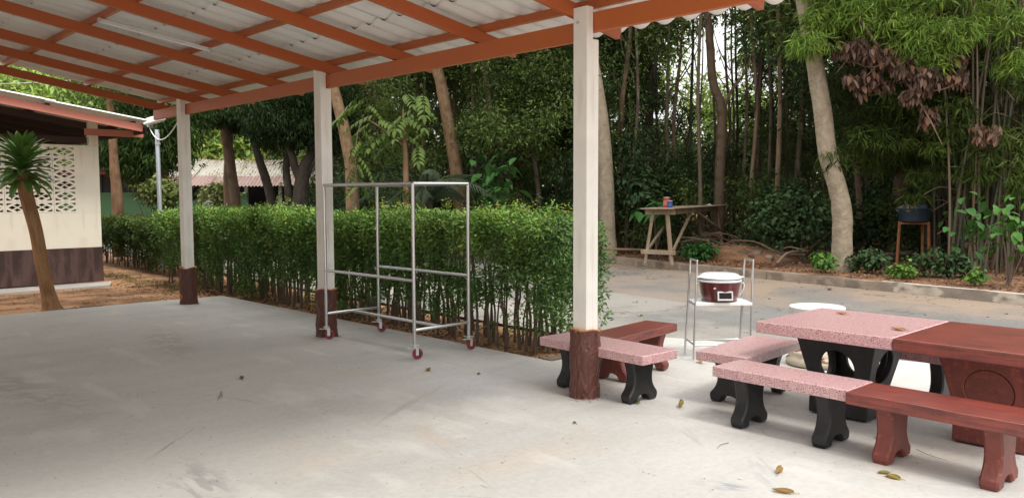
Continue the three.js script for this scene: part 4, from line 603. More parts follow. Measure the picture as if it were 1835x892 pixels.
// mango trees on the left, with long drooping leaves
const MG = { geos: LF.lance, leaf: G.mango, tilt: 0.35 };
tree('mango_tree', 'dark mango tree whose twin trunks stand behind the far corner post', [[421, 385], [418, 350], [412, 300], [404, 235], [396, 190], [392, 150]], 28, [0.24, 0.2, 0.18, 0.16, 0.14, 0.12], M.barkBrown, { ...MG, limbs: [[[[408, 380], [406, 320], [409, 270], [415, 225], [430, 190]], [0.13, 0.12, 0.11, 0.1, 0.06]]], crown: [[395, 195, 0, [1.5, 0.55, 1.4], 230, [0.8, 1.25], [0.6, 1.3], 0.25], [445, 200, 0.5, [1.2, 0.5, 1.2], 200, [0.8, 1.25], [0.5, 1.1], 0.35], [380, 155, 0, [2.2, 0.7, 1.5], 240, [0.9, 1.3]]] });
tree('mango_tree', 'mango tree with a thin dark trunk leaning left before the pink-roofed shed', [[490, 385], [484, 350], [472, 310], [462, 280], [452, 240], [445, 200]], 27, [0.17, 0.15, 0.14, 0.12, 0.11, 0.1], M.barkDark, { ...MG, crown: [[470, 195, 0, [1.4, 0.5, 1.2], 220, [0.8, 1.25], [0.5, 1.1], 0.3], [505, 235, 0.3, [0.6, 0.35, 0.8], 60, [0.7, 1.1], [0.5, 1.0], 0.4]] });
tree('mango_tree', 'many-limbed dark mango tree left of the second post behind the hedge', [[535, 390], [538, 360], [541, 325], [545, 300], [560, 270], [575, 230]], 25, [0.28, 0.24, 0.21, 0.18, 0.12, 0.08], M.barkDark, { ...MG, limbs: [[[[541, 330], [528, 300], [520, 270], [505, 245], [490, 215]], [0.15, 0.13, 0.11, 0.09, 0.05]], [[[520, 385, 0.6], [516, 340, 0.6], [512, 300, 0.6], [520, 250, 0.6], [530, 200, 0.6]], [0.14, 0.13, 0.11, 0.1, 0.06]], [[[538, 340], [552, 310], [562, 290], [590, 270]], [0.11, 0.09, 0.07, 0.04]]], crown: [[520, 215, 0, [1.4, 0.55, 1.4], 330, [0.8, 1.25], [0.5, 1.1], 0.35], [575, 205, 0, [1.0, 0.9, 1.2], 260, [0.8, 1.25], [0.5, 1.1], 0.4], [480, 190, 0, [1.2, 0.5, 1], 160, [0.8, 1.2]], [550, 160, 0, [2, 0.7, 1.6], 260, [0.9, 1.3]]] });
tree('mango_tree', 'leafy mango tree with long hanging leaves behind the metal pole', [[296, 400], [294, 350], [288, 300], [275, 240], [262, 190]], 26, [0.2, 0.17, 0.15, 0.12, 0.1], M.barkBrown, { ...MG, leaf: leafMat([0.06, 0.115, 0.03], 0.45, 0.3), crown: [[245, 255, 0, [1.1, 0.9, 1.0], 330, [0.8, 1.25], [0.6, 1.4], 0.4], [300, 235, -0.3, [0.9, 0.9, 1.0], 300, [0.8, 1.25], [0.5, 1.3], 0.4], [270, 185, 0, [1.6, 0.8, 1.2], 330, [0.8, 1.3], [0.6, 1.4], 0.2], [320, 190, 0, [1.0, 0.5, 1], 160, [0.8, 1.2]], [200, 275, 0.5, [0.7, 0.5, 0.8], 120, [0.8, 1.1]]] });
tree('brown_trunked_tree', 'rough brown trunk behind the cream building, left of the metal pole', [[210, 400], [209, 350], [204, 300], [201, 250], [198, 200]], 25, [0.17, 0.145, 0.125, 0.11, 0.1], mat([1.3, 1.1, 0.92], 0.95, { map: T.barkBrown, bumpMap: T.barkBump, bumpScale: 0.02 }), { up: 2.5, crown: [[190, 120, 0, [2, 1.2, 1.8], 260, [0.8, 1.3]]], leaf: leafMat([0.09, 0.15, 0.04], 0.5, 0.35) });
// palm behind the trolley
{
  const D = 21.2, b = spot(765, D, 0.1), t = thing('feather_palm', 'low grey-green feather palm spreading in the shade behind the trolley', 'palm', [b.x, b.y, b.z]);
  mesh('trunk', limb([V(0, -0.2, 0), V(0, 0.7, 0), V(0.05, 1.5, 0)], [0.16, 0.14, 0.12], 10, 8, 0.15), M.barkDark, t);
  const fr = (() => { const l = [], N = 30, L = 1.9; for (let i = 3; i < N; i++) { const u = i / N, y = 0.75 * u - 1.25 * u * u; for (const s of [-1, 1]) { const g = leafGeo(0.42 * Math.sin(PI * Math.min(0.95, 0.15 + u * 0.85)) + 0.1, 0.035, 0.35, 0.1); g.applyMatrix4(mtx(0, y * L, u * L, 0.5, s * 1.05, 0)); l.push(tint(g, [0.9 + 0.2 * (i % 3) / 3, 1, 1])); } } const st = limb(rep(6, (i) => { const u = i / 5; return V(0, L * (0.75 * u - 1.25 * u * u), u * L); }), [0.025, 0.006], 5, 10, 0); st.deleteAttribute('uv'); l.push(tint(st.toNonIndexed(), [0.8, 0.7, 0.5])); return mergeGeometries(l); })();
  const pm = leafMat([0.12, 0.155, 0.1], 0.35, 0.2);
  for (let i = 0; i < 17; i++) { const f = mesh('frond', fr, pm, t); f.position.set(0.05, 1.5, 0); f.rotation.order = 'YXZ'; f.rotation.set(rr(-0.75, 0.15), i * 2.4, rr(-0.2, 0.2)); f.scale.setScalar(rr(0.75, 1.1)); }
}
// slim dark trunks of the wood: five kinds, each stood many times
{
  const TD = mat([1.7, 1.65, 1.5], 0.95, { map: T.barkDark, bumpMap: T.barkBump, bumpScale: 0.015 });
  const kinds = rep(9, (k) => {
    const tall = k > 5, o = new THREE.Group(), bend = rr(0.1, 0.7), lean = rr(-0.35, 0.35);
    mesh('trunk', limb([V(0, -0.2, 0), V(lean * 0.3, 1.5, 0), V(lean * 0.6 + bend * 0.4, 3.6, 0.1), V(lean + bend * 0.2, 6, -0.1), V(lean * 1.3, 9, 0)], [0.085, 0.075, 0.065, 0.05, 0.02], 8, 22, 0.08), [TD, TD, M.barkBrown, TD, M.barkBrown, TD, TD, M.barkBrown, M.barkDark][k], o);
    for (let i = 0; i < 3; i++) { const y = rr(2.2, 5.5), a = rnd() * 6.3; mesh('limb', limb([V(lean * 0.5 + bend * 0.25, y, 0.05), V(lean * 0.5 + Math.cos(a) * 0.5, y + 0.7, Math.sin(a) * 0.5), V(lean * 0.5 + Math.cos(a) * 1.0, y + 1.8, Math.sin(a) * 1.0)], [0.025, 0.02, 0.008], 5, 6, 0.06), M.barkDark, o); }
    const list = []; for (let i = 0; i < 4; i++) lobes(list, V(lean + rr(-0.9, 0.9), tall ? rr(8.2, 9.6) : rr(5.5, 9.2), rr(-0.9, 0.9)), [1.1, 0.7, 1.1], 36, [0.9, 1.5]); if (!tall) lobes(list, V(lean, 3.6, 0), [0.8, 1.4, 0.8], 16, [0.7, 1.1]);
    leaves('crown', LF.mid, G.wood, list, o, { tilt: 0.6 }); return o;
  });
  const lot = [[846, 24], [868, 22, 1.2], [884, 27], [905, 24], [932, 26], [968, 23], [998, 25], [1012, 28], [1108, 23, 1.2], [1122, 22, 0.7], [1150, 27], [1172, 25, 1.5], [1200, 23, 1.1], [1213, 24, 1.2], [1238, 25], [1256, 21.5, 1.0], [1302, 26], [1318, 28], [1332, 24, 0.9], [1347, 22.5, 1.1], [1362, 27], [1378, 24], [1392, 22, 1.3], [1408, 26], [1427, 24], [1448, 28], [1546, 23, 1.1], [1562, 25], [1606, 22, 2.3], [1646, 23.5, 2.6], [1590, 27], [680, 26], [705, 28], [745, 30], [655, 30], [1690, 27, 1.2]];
  for (let i = 0; i < 44; i++) lot.push([rr(600, 1760), rr(25, 36), rr(0.7, 1.3)]);
  const where = (px) => px < 700 ? "behind the trolley's left half" : px < 770 ? "behind the trolley's right half" : px < 850 ? 'right of the light brown leaning trunk' : px < 930 ? 'above the broad-leaved shrub at the hedge' : px < 1020 ? 'just left of the near post' : px < 1160 ? 'between the near post and the trestle table' : px < 1230 ? 'behind the left end of the trestle table' : px < 1300 ? 'behind the right end of the trestle table' : px < 1380 ? 'above the rubble heap' : px < 1470 ? 'just left of the pale leaning tree' : px < 1600 ? 'right of the pale leaning tree' : px < 1680 ? 'behind the dark tub' : 'behind the bamboo stems';
  const look = (d, th) => (th > 1.5 ? 'thick' : th > 1.05 ? 'sturdy' : th > 0.9 ? 'slender' : 'very thin') + ' dark trunk ' + (d < 24 ? 'at the wood edge' : d < 29 ? 'inside the wood' : 'deep in the wood');
  lot.forEach(([px, d, th = 1], i) => {
    const o = px > 1165 && px < 1420 ? kinds[6 + (i % 3)] : kinds[i % 6], c = o.clone(); c.name = numbered('slender_forest_tree'); const p = spot(px, d, 0.1); c.position.copy(p); c.rotation.y = rnd() * 6.3; { const q = th * (px > 1165 && px < 1420 ? 0.72 : 1); c.scale.set(q, rr(0.9, 1.2), q); }
    scene.add(c); tag(c, `${look(d, th)}, ${where(px)}`, 'tree', `${look(d, th).replace('trunk', 'trunks')}, ${where(px)}`);
  });
}
// ------------------------------------------------------------ the wood's leaves: a mass nobody could count
{
  const airy = [], near = [], cool = [], dark = [], far = [], can = [], litY = [];
  const skyHole = (px, py) => ((px - 1275) / 72) ** 2 + ((py - 88) / 70) ** 2 < 1 || ((px - 1000) / 70) ** 2 + ((py - 95) / 22) ** 2 < 1, glade = (px, py) => px > 1165 && px < 1420 && py > 130 && py < 300;
  const KEEP = [[1040, 1089, 21.4], [740, 790, 21.5], [765, 826, 22.5], [595, 634, 21.5], [1265, 1290, 23.6], [715, 727, 19.5]], blocked = (px, py, d) => KEEP.some(([a, b, k]) => d < k + 0.4 && py > -40 && Math.abs(px - (a + (b - a) * Math.min(1, Math.max(0, py / 400)))) < 52);
  const clump = (list, px, py, d, n, r, s, tone) => { if (blocked(px, py, d)) return; const c = at(px, py, d); if (c.y < 0.2) c.y = 0.2; const tn = rr(tone[0], tone[1]); for (let i = 0; i < n; i++) { const y = c.y + gauss() * r * 0.8; if (y < 0.12) continue; list.push([c.x + gauss() * r, y, c.z + gauss() * r, rr(s[0], s[1]), tn * rr(0.75, 1.25)]); } };
  for (let i = 0; i < 640; i++) { // leaves among the trunks
    const px = rr(580, 1960), d = rr(20.5, 33), py = rr(-120, 360); if (skyHole(px, py) && rnd() < 0.97) continue; if (glade(px, py) && rnd() < 0.6) continue; if (d < 24 && py < 260 && rnd() < 0.55) continue;
    clump(px < 1030 && py < 280 ? (rnd() < 0.6 ? airy : near) : rnd() < 0.6 ? near : cool, px, py, d, 30, 0.55, [0.7, 1.25], [0.55, 1.25]);  // high clumps on the left get a brighter leaf colour, painted light
  }
  for (let i = 0; i < 240; i++) { const px = rr(560, 1960), d = rr(20.8, 27); clump(rnd() < 0.5 ? cool : near, px, rr(340, 425), d, 26, 0.45, [0.7, 1.2], [0.5, 1.1]); } // undergrowth
  for (let i = 0; i < 90; i++) clump(near, rr(850, 1075), rr(90, 260), rr(21, 26), 26, 0.6, [0.7, 1.2], [0.8, 1.3]);
  for (let i = 0; i < 520; i++) { const px = rr(520, 2050), py = rr(-60, 372), d = rr(42, 56); if (skyHole(px, py) || (py < 165 && px > 1190 && px < 1400 && rnd() < 0.4)) continue; clump(px > 1100 && px < 1480 ? litY : far, px, py, d, 13, 1.5, [0.7, 1.3], [0.7, 1.4]); }  // clumps in the gap use a brighter leaf copy, sunlight painted in
  for (let i = 0; i < 300; i++) clump(far, rr(540, 1900), rr(235, 385), rr(36, 46), 12, 1.2, [0.6, 1.1], [0.5, 1.2]);
  for (let i = 0; i < 1150; i++) { const cpx = rr(540, 2200); if (cpx > 1190 && cpx < 1370) continue; const p = spot(cpx, rr(20, 42)), q = [p.x + gauss(), rr(8.2, 11.5), p.z + gauss(), rr(0.9, 1.6), rr(0.7, 1.3)]; can.push(q); }
  // the sunny slope of shrubs behind the houses
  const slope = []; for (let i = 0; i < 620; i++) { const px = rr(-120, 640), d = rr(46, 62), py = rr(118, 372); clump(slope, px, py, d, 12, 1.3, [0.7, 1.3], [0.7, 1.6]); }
  const L = (name, g, m, l, label) => leaves(name, g, m, l, scene, { tilt: 0.6 }).forEach((o) => { o.userData.label = label; });
  L('forest_foliage', LF.mid, G.wood, near, 'dark green leaves filling the wood between the trunks'); L('forest_foliage', LF.mid, leafMat([0.14, 0.2, 0.05], 0.5, 0.4), airy, 'green leaves high among the trunks behind the hedge, coloured brighter as if lit'); L('forest_foliage', LF.mid, G.cool, cool, 'cool dark leaves of shrubs and climbers in the wood');
  L('far_woodland', LF.far, G.wood, far, 'far green woodland behind the trunks'); L('far_woodland', LF.far, G.bright, litY, 'yellow-green woodland in the gap between trunks, coloured brighter as if sunlit');
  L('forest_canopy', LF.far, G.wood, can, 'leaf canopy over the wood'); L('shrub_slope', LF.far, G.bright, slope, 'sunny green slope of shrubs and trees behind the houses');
}
// ------------------------------------------------------------ plants one by one along the wood's edge
function bush(name, label, px, py, d, r, n, geos, leaf, s, o = {}) {
  const c = at(px, py, d), y0 = o.ground ?? 0.13, t = thing(name, label, o.cat ?? 'plant', [c.x, y0, c.z]), list = [], rel = V(0, c.y - y0, 0);
  lobes(list, rel, r, n, s, o.tone ?? [0.7, 1.3]);
  const ok = list.filter((q) => q[1] > 0.01); if (o.parts) ok.slice(0, 60).forEach((q) => { const l = mesh('leaf', o.parts[Math.floor(rnd() * o.parts.length)], leaf, t); l.position.set(q[0], q[1], q[2]); l.rotation.order = 'YXZ'; l.rotation.set(rr(0, 0.9), rnd() * 6.3, rr(-0.3, 0.3)); l.scale.setScalar(q[3]); }); else leaves('foliage', geos, leaf, ok, t, { tilt: 0.5 });
  for (let i = 0; i < (o.stems ?? 4); i++) { const q = ok[Math.floor(rnd() * ok.length)]; if (q) mesh('stem', limb([V(rr(-0.08, 0.08), -0.1, rr(-0.08, 0.08)), V(q[0] * 0.5, q[1] * 0.55, q[2] * 0.5), V(q[0], q[1], q[2])], [0.018, 0.012, 0.005], 5, 6, 0.05), M.stem, t); }
  return t;
}
const bigLeaf = rep(3, () => tint(leafGeo(0.42, 0.2, rr(0.15, 0.4), 0.14, true), [1, 1, 1])), plumLeaf = rep(3, (i) => tint(leafGeo(0.16, 0.095, rr(0.1, 0.3), 0.12, true), [1, 1, 1]));
bush('broad_leaved_shrub', 'shrub with large mid-green leaves above the hedge, left of the near post', 885, 320, 20.5, [1.0, 0.75, 0.6], 60, LF.broad, G.broad, [0.7, 1.25], { ground: 0.1, parts: bigLeaf, stems: 6 });
bush('broad_leaved_shrub', 'large-leaved plant spreading behind the left end of the trestle table', 1178, 378, 20.2, [0.55, 0.35, 0.4], 34, LF.broad, G.broad, [0.8, 1.3], { parts: bigLeaf, stems: 4 });
bush('understory_shrub', 'dull green shrub hanging beside the pale thick trunk and the near post', 1130, 335, 22, [0.7, 0.9, 0.6], 110, LF.broad, G.cool, [0.6, 1.0], { stems: 4 });
bush('understory_shrub', 'dense dark shrub right of the trestle table, left of the pale leaning tree', 1425, 395, 19.6, [1.25, 0.7, 0.7], 240, LF.broad, G.cool, [0.5, 0.8], { stems: 5 });
bush('understory_shrub', 'low dark shrub behind the dark tub stand', 1585, 395, 22, [0.6, 0.5, 0.5], 80, LF.broad, G.cool, [0.5, 0.8]);
bush('weed', 'bright leafy weed growing under the trestle table by the kerb', 1256, 450, 19.4, [0.6, 0.16, 0.4], 80, LF.broad, G.broad, [0.4, 0.65]);
bush('weed', 'small bright green weed at the left foot of the pale leaning tree', 1476, 470, 17.3, [0.2, 0.2, 0.18], 26, LF.broad, leafMat([0.12, 0.24, 0.05], 0.5, 0.35), [0.4, 0.62]);
bush('weed', 'darker weed with pale dry tips at the right foot of the pale leaning tree', 1558, 466, 17.4, [0.42, 0.22, 0.25], 50, LF.broad, G.cool, [0.4, 0.65]);
bush('weed', 'low yellow-green weed by the kerb below the wooden tub stand', 1618, 485, 16.6, [0.25, 0.13, 0.2], 26, LF.broad, leafMat([0.13, 0.25, 0.04], 0.5, 0.35), [0.35, 0.55]);
bush('weed', 'tiny bright weed by the painted kerb before the bamboo', 1748, 493, 15.8, [0.14, 0.1, 0.12], 14, LF.broad, leafMat([0.12, 0.25, 0.04], 0.5, 0.35), [0.35, 0.5]);
bush('broad_leaved_shrub', 'glossy round-leaved shrub growing in front of the bamboo stems at the right', 1755, 400, 16.4, [0.62, 0.62, 0.4], 60, LF.broad, G.broad, [1.0, 1.7], { parts: plumLeaf, stems: 6 });
bush('broad_leaved_shrub', 'bright round-leaved shrub low before the bamboo, farthest right', 1815, 405, 15.9, [0.45, 0.55, 0.35], 58, LF.broad, leafMat([0.09, 0.22, 0.04], 0.45, 0.35), [1.0, 1.6], { parts: plumLeaf, stems: 5 });
bush('understory_shrub', 'grey-green undergrowth at the foot of the bamboo', 1690, 470, 17.2, [0.7, 0.25, 0.4], 90, LF.broad, G.cool, [0.35, 0.6]);
bush('pale_leaved_shrub', 'pale yellow-green shrub left of the far corner post behind the hedge', 290, 345, 24, [0.75, 0.4, 0.6], 170, LF.broad, leafMat([0.2, 0.24, 0.07], 0.5, 0.3), [0.5, 0.8], { ground: 0 });
bush('pale_leaved_shrub', 'pale yellow-green shrub around the twin mango trunks, before the shed', 392, 352, 31, [1.2, 0.5, 0.5], 200, LF.broad, leafMat([0.24, 0.27, 0.09], 0.5, 0.3), [0.6, 0.9], { ground: 0 });
bush('understory_shrub', 'dark green bushy shrub between the metal pole and the far corner post', 275, 320, 26.5, [0.9, 0.6, 0.8], 200, LF.mid, G.wood, [0.6, 1.0], { ground: 0 });
// ------------------------------------------------------------ bamboo
{
  const D = 19.2, b = spot(1745, D, 0.13), t = thing('bamboo_clump', 'tall dense bamboo clump with dry lower stems and fresh green top leaves, at the right', 'bamboo', [b.x, b.y, b.z]);
  const cm = [mat([0.05, 0.055, 0.03], 0.5), mat([0.075, 0.06, 0.036], 0.6), mat([0.035, 0.047, 0.025], 0.5), mat([0.16, 0.115, 0.07], 0.6)];
  const culm = rep(5, (k) => { const pts = rep(6, (i) => { const u = i / 5; return V(0.9 * u * u * u * (1 + 0.3 * k), 9.5 * u - 0.2, rr(-0.05, 0.05)); }), g = limb(pts, [0.027, 0.027, 0.025, 0.022, 0.017, 0.008], 7, 24, 0.02), nodes = rep(16, (i) => { const cv = new THREE.CatmullRomCurve3(pts), p = cv.getPoint((i + 0.4) / 17), q = new THREE.CylinderGeometry(0.0305 * (1 - i / 24), 0.0305 * (1 - i / 24), 0.02, 7); q.translate(p.x, p.y, p.z); return q; }); return merged([g, ...nodes]); });
  for (let i = 0; i < 120; i++) { const px = i < 104 ? rr(1668, 1930) : rr(1648, 1720), p = spot(px, D + (px < 1705 ? rr(0.6, 2.6) : rr(-1.2, 2.2)), 0.1).sub(b), c = mesh('culm', culm[i % 5], cm[Math.floor(rnd() * 4)], t); p.y = -0.05; c.position.copy(p); c.rotation.order = 'YXZ'; c.rotation.y = rnd() * 6.3; c.rotation.z = rr(-0.13, 0.16); c.rotation.x = rr(-0.1, 0.1); const s = rr(0.7, 1.25); c.scale.set(s, rr(0.75, 1.05), s); }
  for (let i = 0; i < 150; i++) { const p = spot(rr(1650, 1930), D + rr(-1, 1.5), 0).sub(b), y = rr(0.4, 5.5), a = rr(-0.9, 0.9), l = rr(0.6, 1.6); p.y = y; mesh('dry_twig', limb([p, p.clone().add(V(Math.cos(a) * l * 0.4, l * rr(-0.1, 0.4), Math.sin(a) * l * 0.4)), p.clone().add(V(Math.cos(a) * l, l * rr(-0.4, 0.7), Math.sin(a) * l))], [0.012, 0.01, 0.004], 5, 6, 0.03), cm[3], t); }
  const fresh = [], old = [], rel = (x, y, dd) => at(x, y, D + dd).sub(b);
  const cl = (l, x, y, dd, r, n, tone) => lobes(l, rel(x, y, dd), r, n, [0.8, 1.35], tone);
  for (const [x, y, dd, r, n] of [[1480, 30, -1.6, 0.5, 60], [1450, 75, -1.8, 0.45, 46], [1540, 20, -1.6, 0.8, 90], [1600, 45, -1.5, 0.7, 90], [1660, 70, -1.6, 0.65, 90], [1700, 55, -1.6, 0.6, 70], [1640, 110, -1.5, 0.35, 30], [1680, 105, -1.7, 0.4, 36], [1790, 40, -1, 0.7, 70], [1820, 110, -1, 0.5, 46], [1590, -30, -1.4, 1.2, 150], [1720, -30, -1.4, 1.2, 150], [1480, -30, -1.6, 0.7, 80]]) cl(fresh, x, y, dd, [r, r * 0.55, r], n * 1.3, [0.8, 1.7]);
  for (let i = 0; i < 60; i++) cl(fresh, rr(1490, 1850), rr(150, 300), rr(-1.4, 1.8), [0.45, 0.3, 0.45], 15, [0.22, 0.62]); for (let i = 0; i < 14; i++) cl(fresh, rr(1640, 1850), rr(215, 360), rr(-1.4, 0), [0.3, 0.2, 0.3], 10, [0.35, 0.8]);  // lower sprays dimmed in colour, shade painted in
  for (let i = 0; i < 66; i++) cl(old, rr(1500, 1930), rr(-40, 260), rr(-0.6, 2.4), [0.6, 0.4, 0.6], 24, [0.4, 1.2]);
  leaves('fresh_leaves', LF.bamboo, G.bamboo, fresh, t, { tilt: 0.5 }); leaves('shade_toned_leaves', LF.bamboo, leafMat([0.06, 0.085, 0.026], 0.6, 0.35), old, t, { tilt: 0.6 });  // second set is a darker copy, its shade painted into the leaf colour
}
{ // the broken branch with dead leaves hung in the bamboo
  const D = 17.4, b = spot(1600, D, 0.13), t = thing('dead_branch', 'broken branch of large dry brown leaves hanging among the bamboo tops', 'branch', [b.x, b.y, b.z]), rel = (x, y, dd = 0) => at(x, y, D + dd).sub(b), l = [];
  for (const [p, r] of [[[[1540, 30], [1580, 90], [1620, 140], [1665, 210], [1690, 260]], [0.03, 0.026, 0.02, 0.014, 0.008]], [[[1600, 110], [1560, 120], [1520, 110], [1500, 130]], [0.018, 0.014, 0.01, 0.006]], [[[1640, 165], [1690, 160], [1720, 150], [1730, 160]], [0.016, 0.012, 0.01, 0.005]], [[[1590, 100], [1550, 140], [1540, 150]], [0.014, 0.01, 0.005]]]) mesh('bough', limb(p.map(([x, y]) => rel(x, y)), r, 7, 18, 0.08), M.barkBrown, t);
  for (const [x, y, rx, ry, n] of [[1503, 85, 0.1, 0.14, 8], [1532, 85, 0.2, 0.2, 18], [1565, 95, 0.16, 0.16, 13], [1552, 142, 0.22, 0.22, 22], [1600, 95, 0.22, 0.28, 26], [1625, 118, 0.2, 0.2, 18], [1663, 138, 0.2, 0.2, 18], [1640, 163, 0.16, 0.16, 12], [1662, 202, 0.14, 0.16, 10], [1712, 122, 0.16, 0.36, 20], [1530, 138, 0.06, 0.14, 5], [1588, 150, 0.05, 0.1, 4]]) lobes(l, rel(x, y, rr(-0.1, 0.2)), [rx, ry, 0.2], n * 1.5, [0.75, 1.1], [0.6, 1.6]);
  leaves('dry_leaves', LF.dry, G.dry, l, t, { tilt: 0.35 });
  for (const [x, y, s] of [[1758, 235, 'left'], [1779, 236, 'right']]) { const q = at(x, y, 17.6), o = thing('dry_leaf_bunch', `small bunch of dry leaves on the bamboo stems, ${s === 'left' ? 'nearer the pale leaning tree' : 'farther from the pale leaning tree'}`, 'dry leaves', [q.x, q.y, q.z]); leaves('dry_leaves', LF.dry, G.dry, rep(6, () => [gauss() * 0.07, gauss() * 0.1, gauss() * 0.07, rr(0.7, 1), rr(1, 1.9)]), o, { tilt: 0.3 }); }
}
// rubble and brushwood under the far end of the trestle
{
  const rg = rep(4, () => { const g = new THREE.IcosahedronGeometry(1, 1), q = g.attributes.position; for (let i = 0; i < q.count; i++) { const n = 0.75 + 0.5 * vn(q.getX(i) * 2.1 + 9, q.getY(i) * 2.1 + q.getZ(i) * 3.3 + 9); q.setXYZ(i, q.getX(i) * n, q.getY(i) * n * 0.7, q.getZ(i) * n); } g.computeVertexNormals(); return boxUV(g); });
  const c = at(1330, 432, 20.2), t = thing('rubble_heap', 'low heap of earth, broken stones and dead sticks beyond the trestle table', 'heap', [c.x, 0.13, c.z]);
  const hg = new THREE.SphereGeometry(1, 40, 14, 0, 2 * PI, 0, PI / 2), hp = hg.attributes.position; for (let i = 0; i < hp.count; i++) hp.setY(i, hp.getY(i) * (0.6 + 0.8 * fbm(hp.getX(i) * 3 + 30, hp.getZ(i) * 3 + 30, 256, 3))); hg.computeVertexNormals(); const hm = mesh('earth', boxUV(hg), M.forestSoil, t); hm.scale.set(1.5, 0.32, 1.1);
  const sm2 = [mat([0.2, 0.14, 0.1], 0.95, { bumpMap: T.soilBump, bumpScale: 0.02 }), mat([0.2, 0.14, 0.1], 0.95), mat([0.26, 0.2, 0.15], 0.95)];
  for (let i = 0; i < 46; i++) { const a = rnd() * 6.3, r = Math.sqrt(rnd()), s = mesh('stone', rg[i % 4], sm2[i % 3], t), k = rr(0.03, 0.1); s.position.set(Math.cos(a) * r * 1.5, 0.3 * Math.sqrt(1 - r * r * 0.98), Math.sin(a) * r * 1.1); s.scale.set(k, k * rr(0.6, 1), k * rr(0.8, 1.3)); s.rotation.set(rnd() * 3, rnd() * 6, rnd() * 3); }
  const sg = rep(4, () => limb([V(-0.7, 0, 0), V(-0.2, rr(-0.05, 0.1), rr(-0.1, 0.1)), V(0.3, rr(-0.05, 0.1), rr(-0.1, 0.1)), V(0.8, rr(-0.1, 0.15), rr(-0.15, 0.15))], [0.022, 0.02, 0.015, 0.006], 6, 10, 0.08));
  for (let i = 0; i < 40; i++) { const s = mesh('stick', sg[i % 4], i % 3 ? M.barkBrown : M.wood, t); s.position.set(rr(-2.2, 2.4), rr(0.1, 0.45), rr(-1.3, 0.6)); s.rotation.set(rr(-0.2, 0.2), rnd() * 6.3, rr(-0.35, 0.35)); s.scale.setScalar(rr(0.6, 1.4)); }
  const lg = thing('fallen_branch', 'long thin fallen branch lying behind the trestle table legs', 'branch', [at(1190, 432, 20).x, 0.3, at(1190, 432, 20).z], 0); mesh('bough', limb([V(-2.2, 0, 0.8), V(-0.6, 0.05, 0.3), V(1.2, 0, -0.4), V(2.6, 0.1, -1)].map((v) => v), [0.03, 0.03, 0.025, 0.015], 7, 16, 0.06), M.barkBrown, lg);
  const l2 = thing('fallen_branch', 'grey log lying on the earth left of the tub stand legs', 'branch', [at(1620, 420, 21.5).x, 0.22, at(1620, 420, 21.5).z], 0.4); mesh('bough', limb([V(-0.9, -0.02, 0.1), V(0, 0.06, 0), V(0.9, 0.2, -0.1)], [0.05, 0.05, 0.04], 8, 12, 0.08, true), M.bark, l2);
}
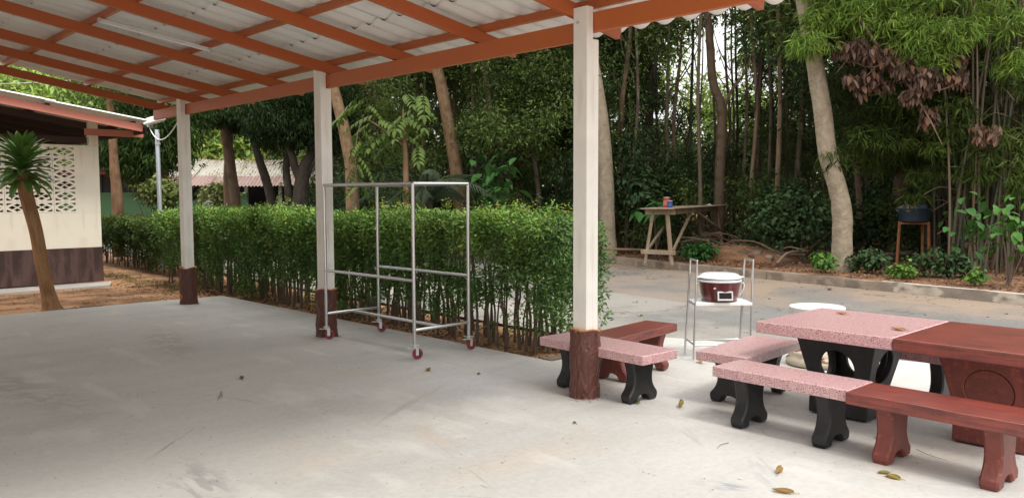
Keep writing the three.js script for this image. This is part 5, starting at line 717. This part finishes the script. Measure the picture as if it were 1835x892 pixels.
// ------------------------------------------------------------ small things on the ground
{
  const lf = (L, W, curl, twist) => { const v = [], N = 8, Mx = 3, P = (i, j) => { const u = i / N, s = j / Mx, w = W * 0.5 * Math.pow(Math.sin(PI * Math.min(1, u * 0.96 + 0.02)), 0.75); return [s * w * Math.cos(s * curl), 0.004 + Math.abs(s) * w * Math.sin(Math.abs(s) * curl) + L * 0.22 * curl * (u - 0.5) ** 2 * 2 + twist * s * (u - 0.4) * W * 0.6 + Math.max(0, -twist * s * (u - 0.4)) * 0, (u - 0.5) * L]; };
    for (let i = 0; i < N; i++) for (let j = -Mx; j < Mx; j++) { const a = P(i, j), b = P(i + 1, j), c = P(i, j + 1), d = P(i + 1, j + 1); v.push(...a, ...b, ...c, ...c, ...b, ...d); }
    const g = new THREE.BufferGeometry(); g.setAttribute('position', new THREE.Float32BufferAttribute(v, 3)); g.computeVertexNormals(); g.computeBoundingBox(); g.translate(0, -g.boundingBox.min.y + 0.002, 0); return g; };
  const lm = (c) => mat(c, 0.7, { side: THREE.DoubleSide, transmission: 0.15, thickness: 0, ior: 1.3 }), yel = lm([0.34, 0.25, 0.05]), och = lm([0.36, 0.22, 0.08]), brn = lm([0.15, 0.085, 0.045]), olv = lm([0.22, 0.2, 0.06]);
  const put = (label, x, z, y, turn, m, L, W, curl, tw = 0.3) => { const t = thing('fallen_leaf', label, 'leaf', [x, y, z], turn, undefined); mesh('blade', lf(L, W, curl, tw), m, t); mesh('stalk', limb([V(0, 0.006, L * 0.48), V(0.004, 0.012, L * 0.62), V(0.012, 0.006, L * 0.75)], [0.0022, 0.0016], 5, 5, 0), m, t); };
  put('small curled yellow leaf on the floor right beside the black bench leg', -4.01, -5.25, 0, 1.0, olv, 0.085, 0.05, 0.8);
  put('folded yellow leaf standing on its edge between the near post and the pink table', -3.7, -5.42, 0, 0.4, yel, 0.11, 0.09, 1.25, 0.8);
  put('curled brown leaf on the floor before the trolley', -6.19, -4.79, 0, 1.2, och, 0.1, 0.07, 0.9);
  put('thin flat brown leaf between the trolley and the near post', -5.73, -5.04, 0, 0.6, brn, 0.085, 0.035, 0.4);
  put('dark dead leaf lying alone on the shaded middle of the floor', -7.15, -3.34, 0, 1.1, brn, 0.12, 0.05, 0.6);
  put('curled ochre leaf in front of the pink bench and left of the red legs', -2.38, -4.54, 0, 0.2, och, 0.1, 0.07, 1.0, 0.7);
  put('yellow leaf pair-like folded open on the floor before the red bench legs', -1.86, -4.93, 0, 1.4, yel, 0.1, 0.06, 0.7); put('smaller yellow leaf touching the open yellow one before the red bench', -1.93, -4.97, 0, 2.3, olv, 0.07, 0.045, 0.7);
  put('olive leaf on the floor behind the red bench leg, near the black base', -2.24, -5.69, 0, 0.5, olv, 0.1, 0.07, 1.1);
  put('pale ochre leaf at the very front edge of the concrete floor', -2.2, -4.24, 0, 1.9, och, 0.12, 0.06, 0.8);
  put('small reddish brown leaf on the floor below the near post', -3.98, -4.45, 0, 0.8, brn, 0.05, 0.03, 0.7);
  put('pale yellow leaf at the foot of the steel stand', -4.56, -7.02, -0.01, 0.7, och, 0.12, 0.09, 0.8, 0.8);
  put('dry yellow leaf lying on the middle of the pink tabletop', -2.91, -6.54, 0.714, 1.0, och, 0.13, 0.05, 0.5); put('dry yellow leaf at the pink tabletop corner beside the red table', -2.27, -6.05, 0.714, 1.2, och, 0.12, 0.06, 0.5);
  put('yellow leaf on the road left of the stand', -7.05, -9.3, -0.03, 0.4, yel, 0.13, 0.07, 0.6); put('yellow leaf lying on the road behind the red table', -3.4, -11.2, -0.03, 0.9, yel, 0.14, 0.08, 0.6); put('brown leaf by the kerb behind the stand', -6.55, -14.2, -0.03, 0.9, brn, 0.14, 0.09, 0.8);
  for (const [x, z, s, l] of [[-2.9, -4.75, 0.08, 'thin dry twig on the floor in front of the pink bench'], [-1.85, -5.55, 0.12, 'curved dry twig lying under the red bench'], [-4.0, -6.6, 0.1, 'small dark twig on the concrete right of the red bench']]) { const t = mesh('twig', limb([V(-s, 0.006, 0), V(0, 0.008, s * 0.25), V(s, 0.006, s * 0.1)], [0.003, 0.0024, 0.0012], 5, 8, 0.1), M.wood); t.position.set(x, 0, z); t.rotation.y = x * 7; tag(t, l, 'twig'); }
  // grit and crumbs of leaf on the floor and the road
  const cr = [spray(3, 0.018, 0.009, 0.02, 0, { flat: true }), spray(2, 0.012, 0.01, 0.012, 0, { flat: true })], gr = [], rd = [];
  for (let i = 0; i < 420; i++) gr.push([rr(-13.2, -1), 0.004, rr(-5.9, -1.2), rr(0.3, 0.9), rr(0.2, 1.0)]);
  for (const x of [-4.46, -8.61, -12.77]) for (let i = 0; i < 26; i++) { const a = rnd() * 6.3, q = 0.14 + 0.06 * rnd(); gr.push([x + Math.cos(a) * q, 0.004, -5.12 + Math.sin(a) * q, rr(0.4, 1), rr(0.3, 1.2)]); }
  for (let i = 0; i < 200; i++) { const s = rr(-6, 14), w = kp(s, -0.1 - 5.6 * Math.pow(rnd(), 2)); rd.push([w.x, -0.028, w.z, rr(1.2, 4), rr(0.3, 1.5)]); }
  leaves('floor_grit', cr, leafMat([0.14, 0.1, 0.07], 0.95, 0), gr, scene, { tilt: 0.1 }).forEach((o) => { o.userData.label = 'dark grit and crumbs of leaf scattered over the concrete floor'; });
  leaves('road_grit', cr, leafMat([0.2, 0.13, 0.08], 0.95, 0), rd, scene, { tilt: 0.1 }).forEach((o) => { o.userData.label = 'bits of dry leaf swept along the road and its kerb'; });
  // drain cover in the bare earth beside the slab
  const d = thing('drain_cover', 'dark drain grating let into the earth at the slab edge', 'drain', [-13.68, -0.05, -3.85], PI / 2 - 0.02); mesh('frame', merged([bx(0.62, 0.04, 0.03, 0, 0, 0.11, 0.004), bx(0.62, 0.04, 0.03, 0, 0, -0.11, 0.004), bx(0.03, 0.04, 0.19, 0.295, 0, 0, 0.004), bx(0.03, 0.04, 0.19, -0.295, 0, 0, 0.004)]), M.kerb, d); for (let k = 0; k < 9; k++) mesh('bar', bx(0.03, 0.02, 0.2, -0.24 + k * 0.06, 0.004, 0, 0.003), M.hub, d);
}
renderer.render(scene, camera);
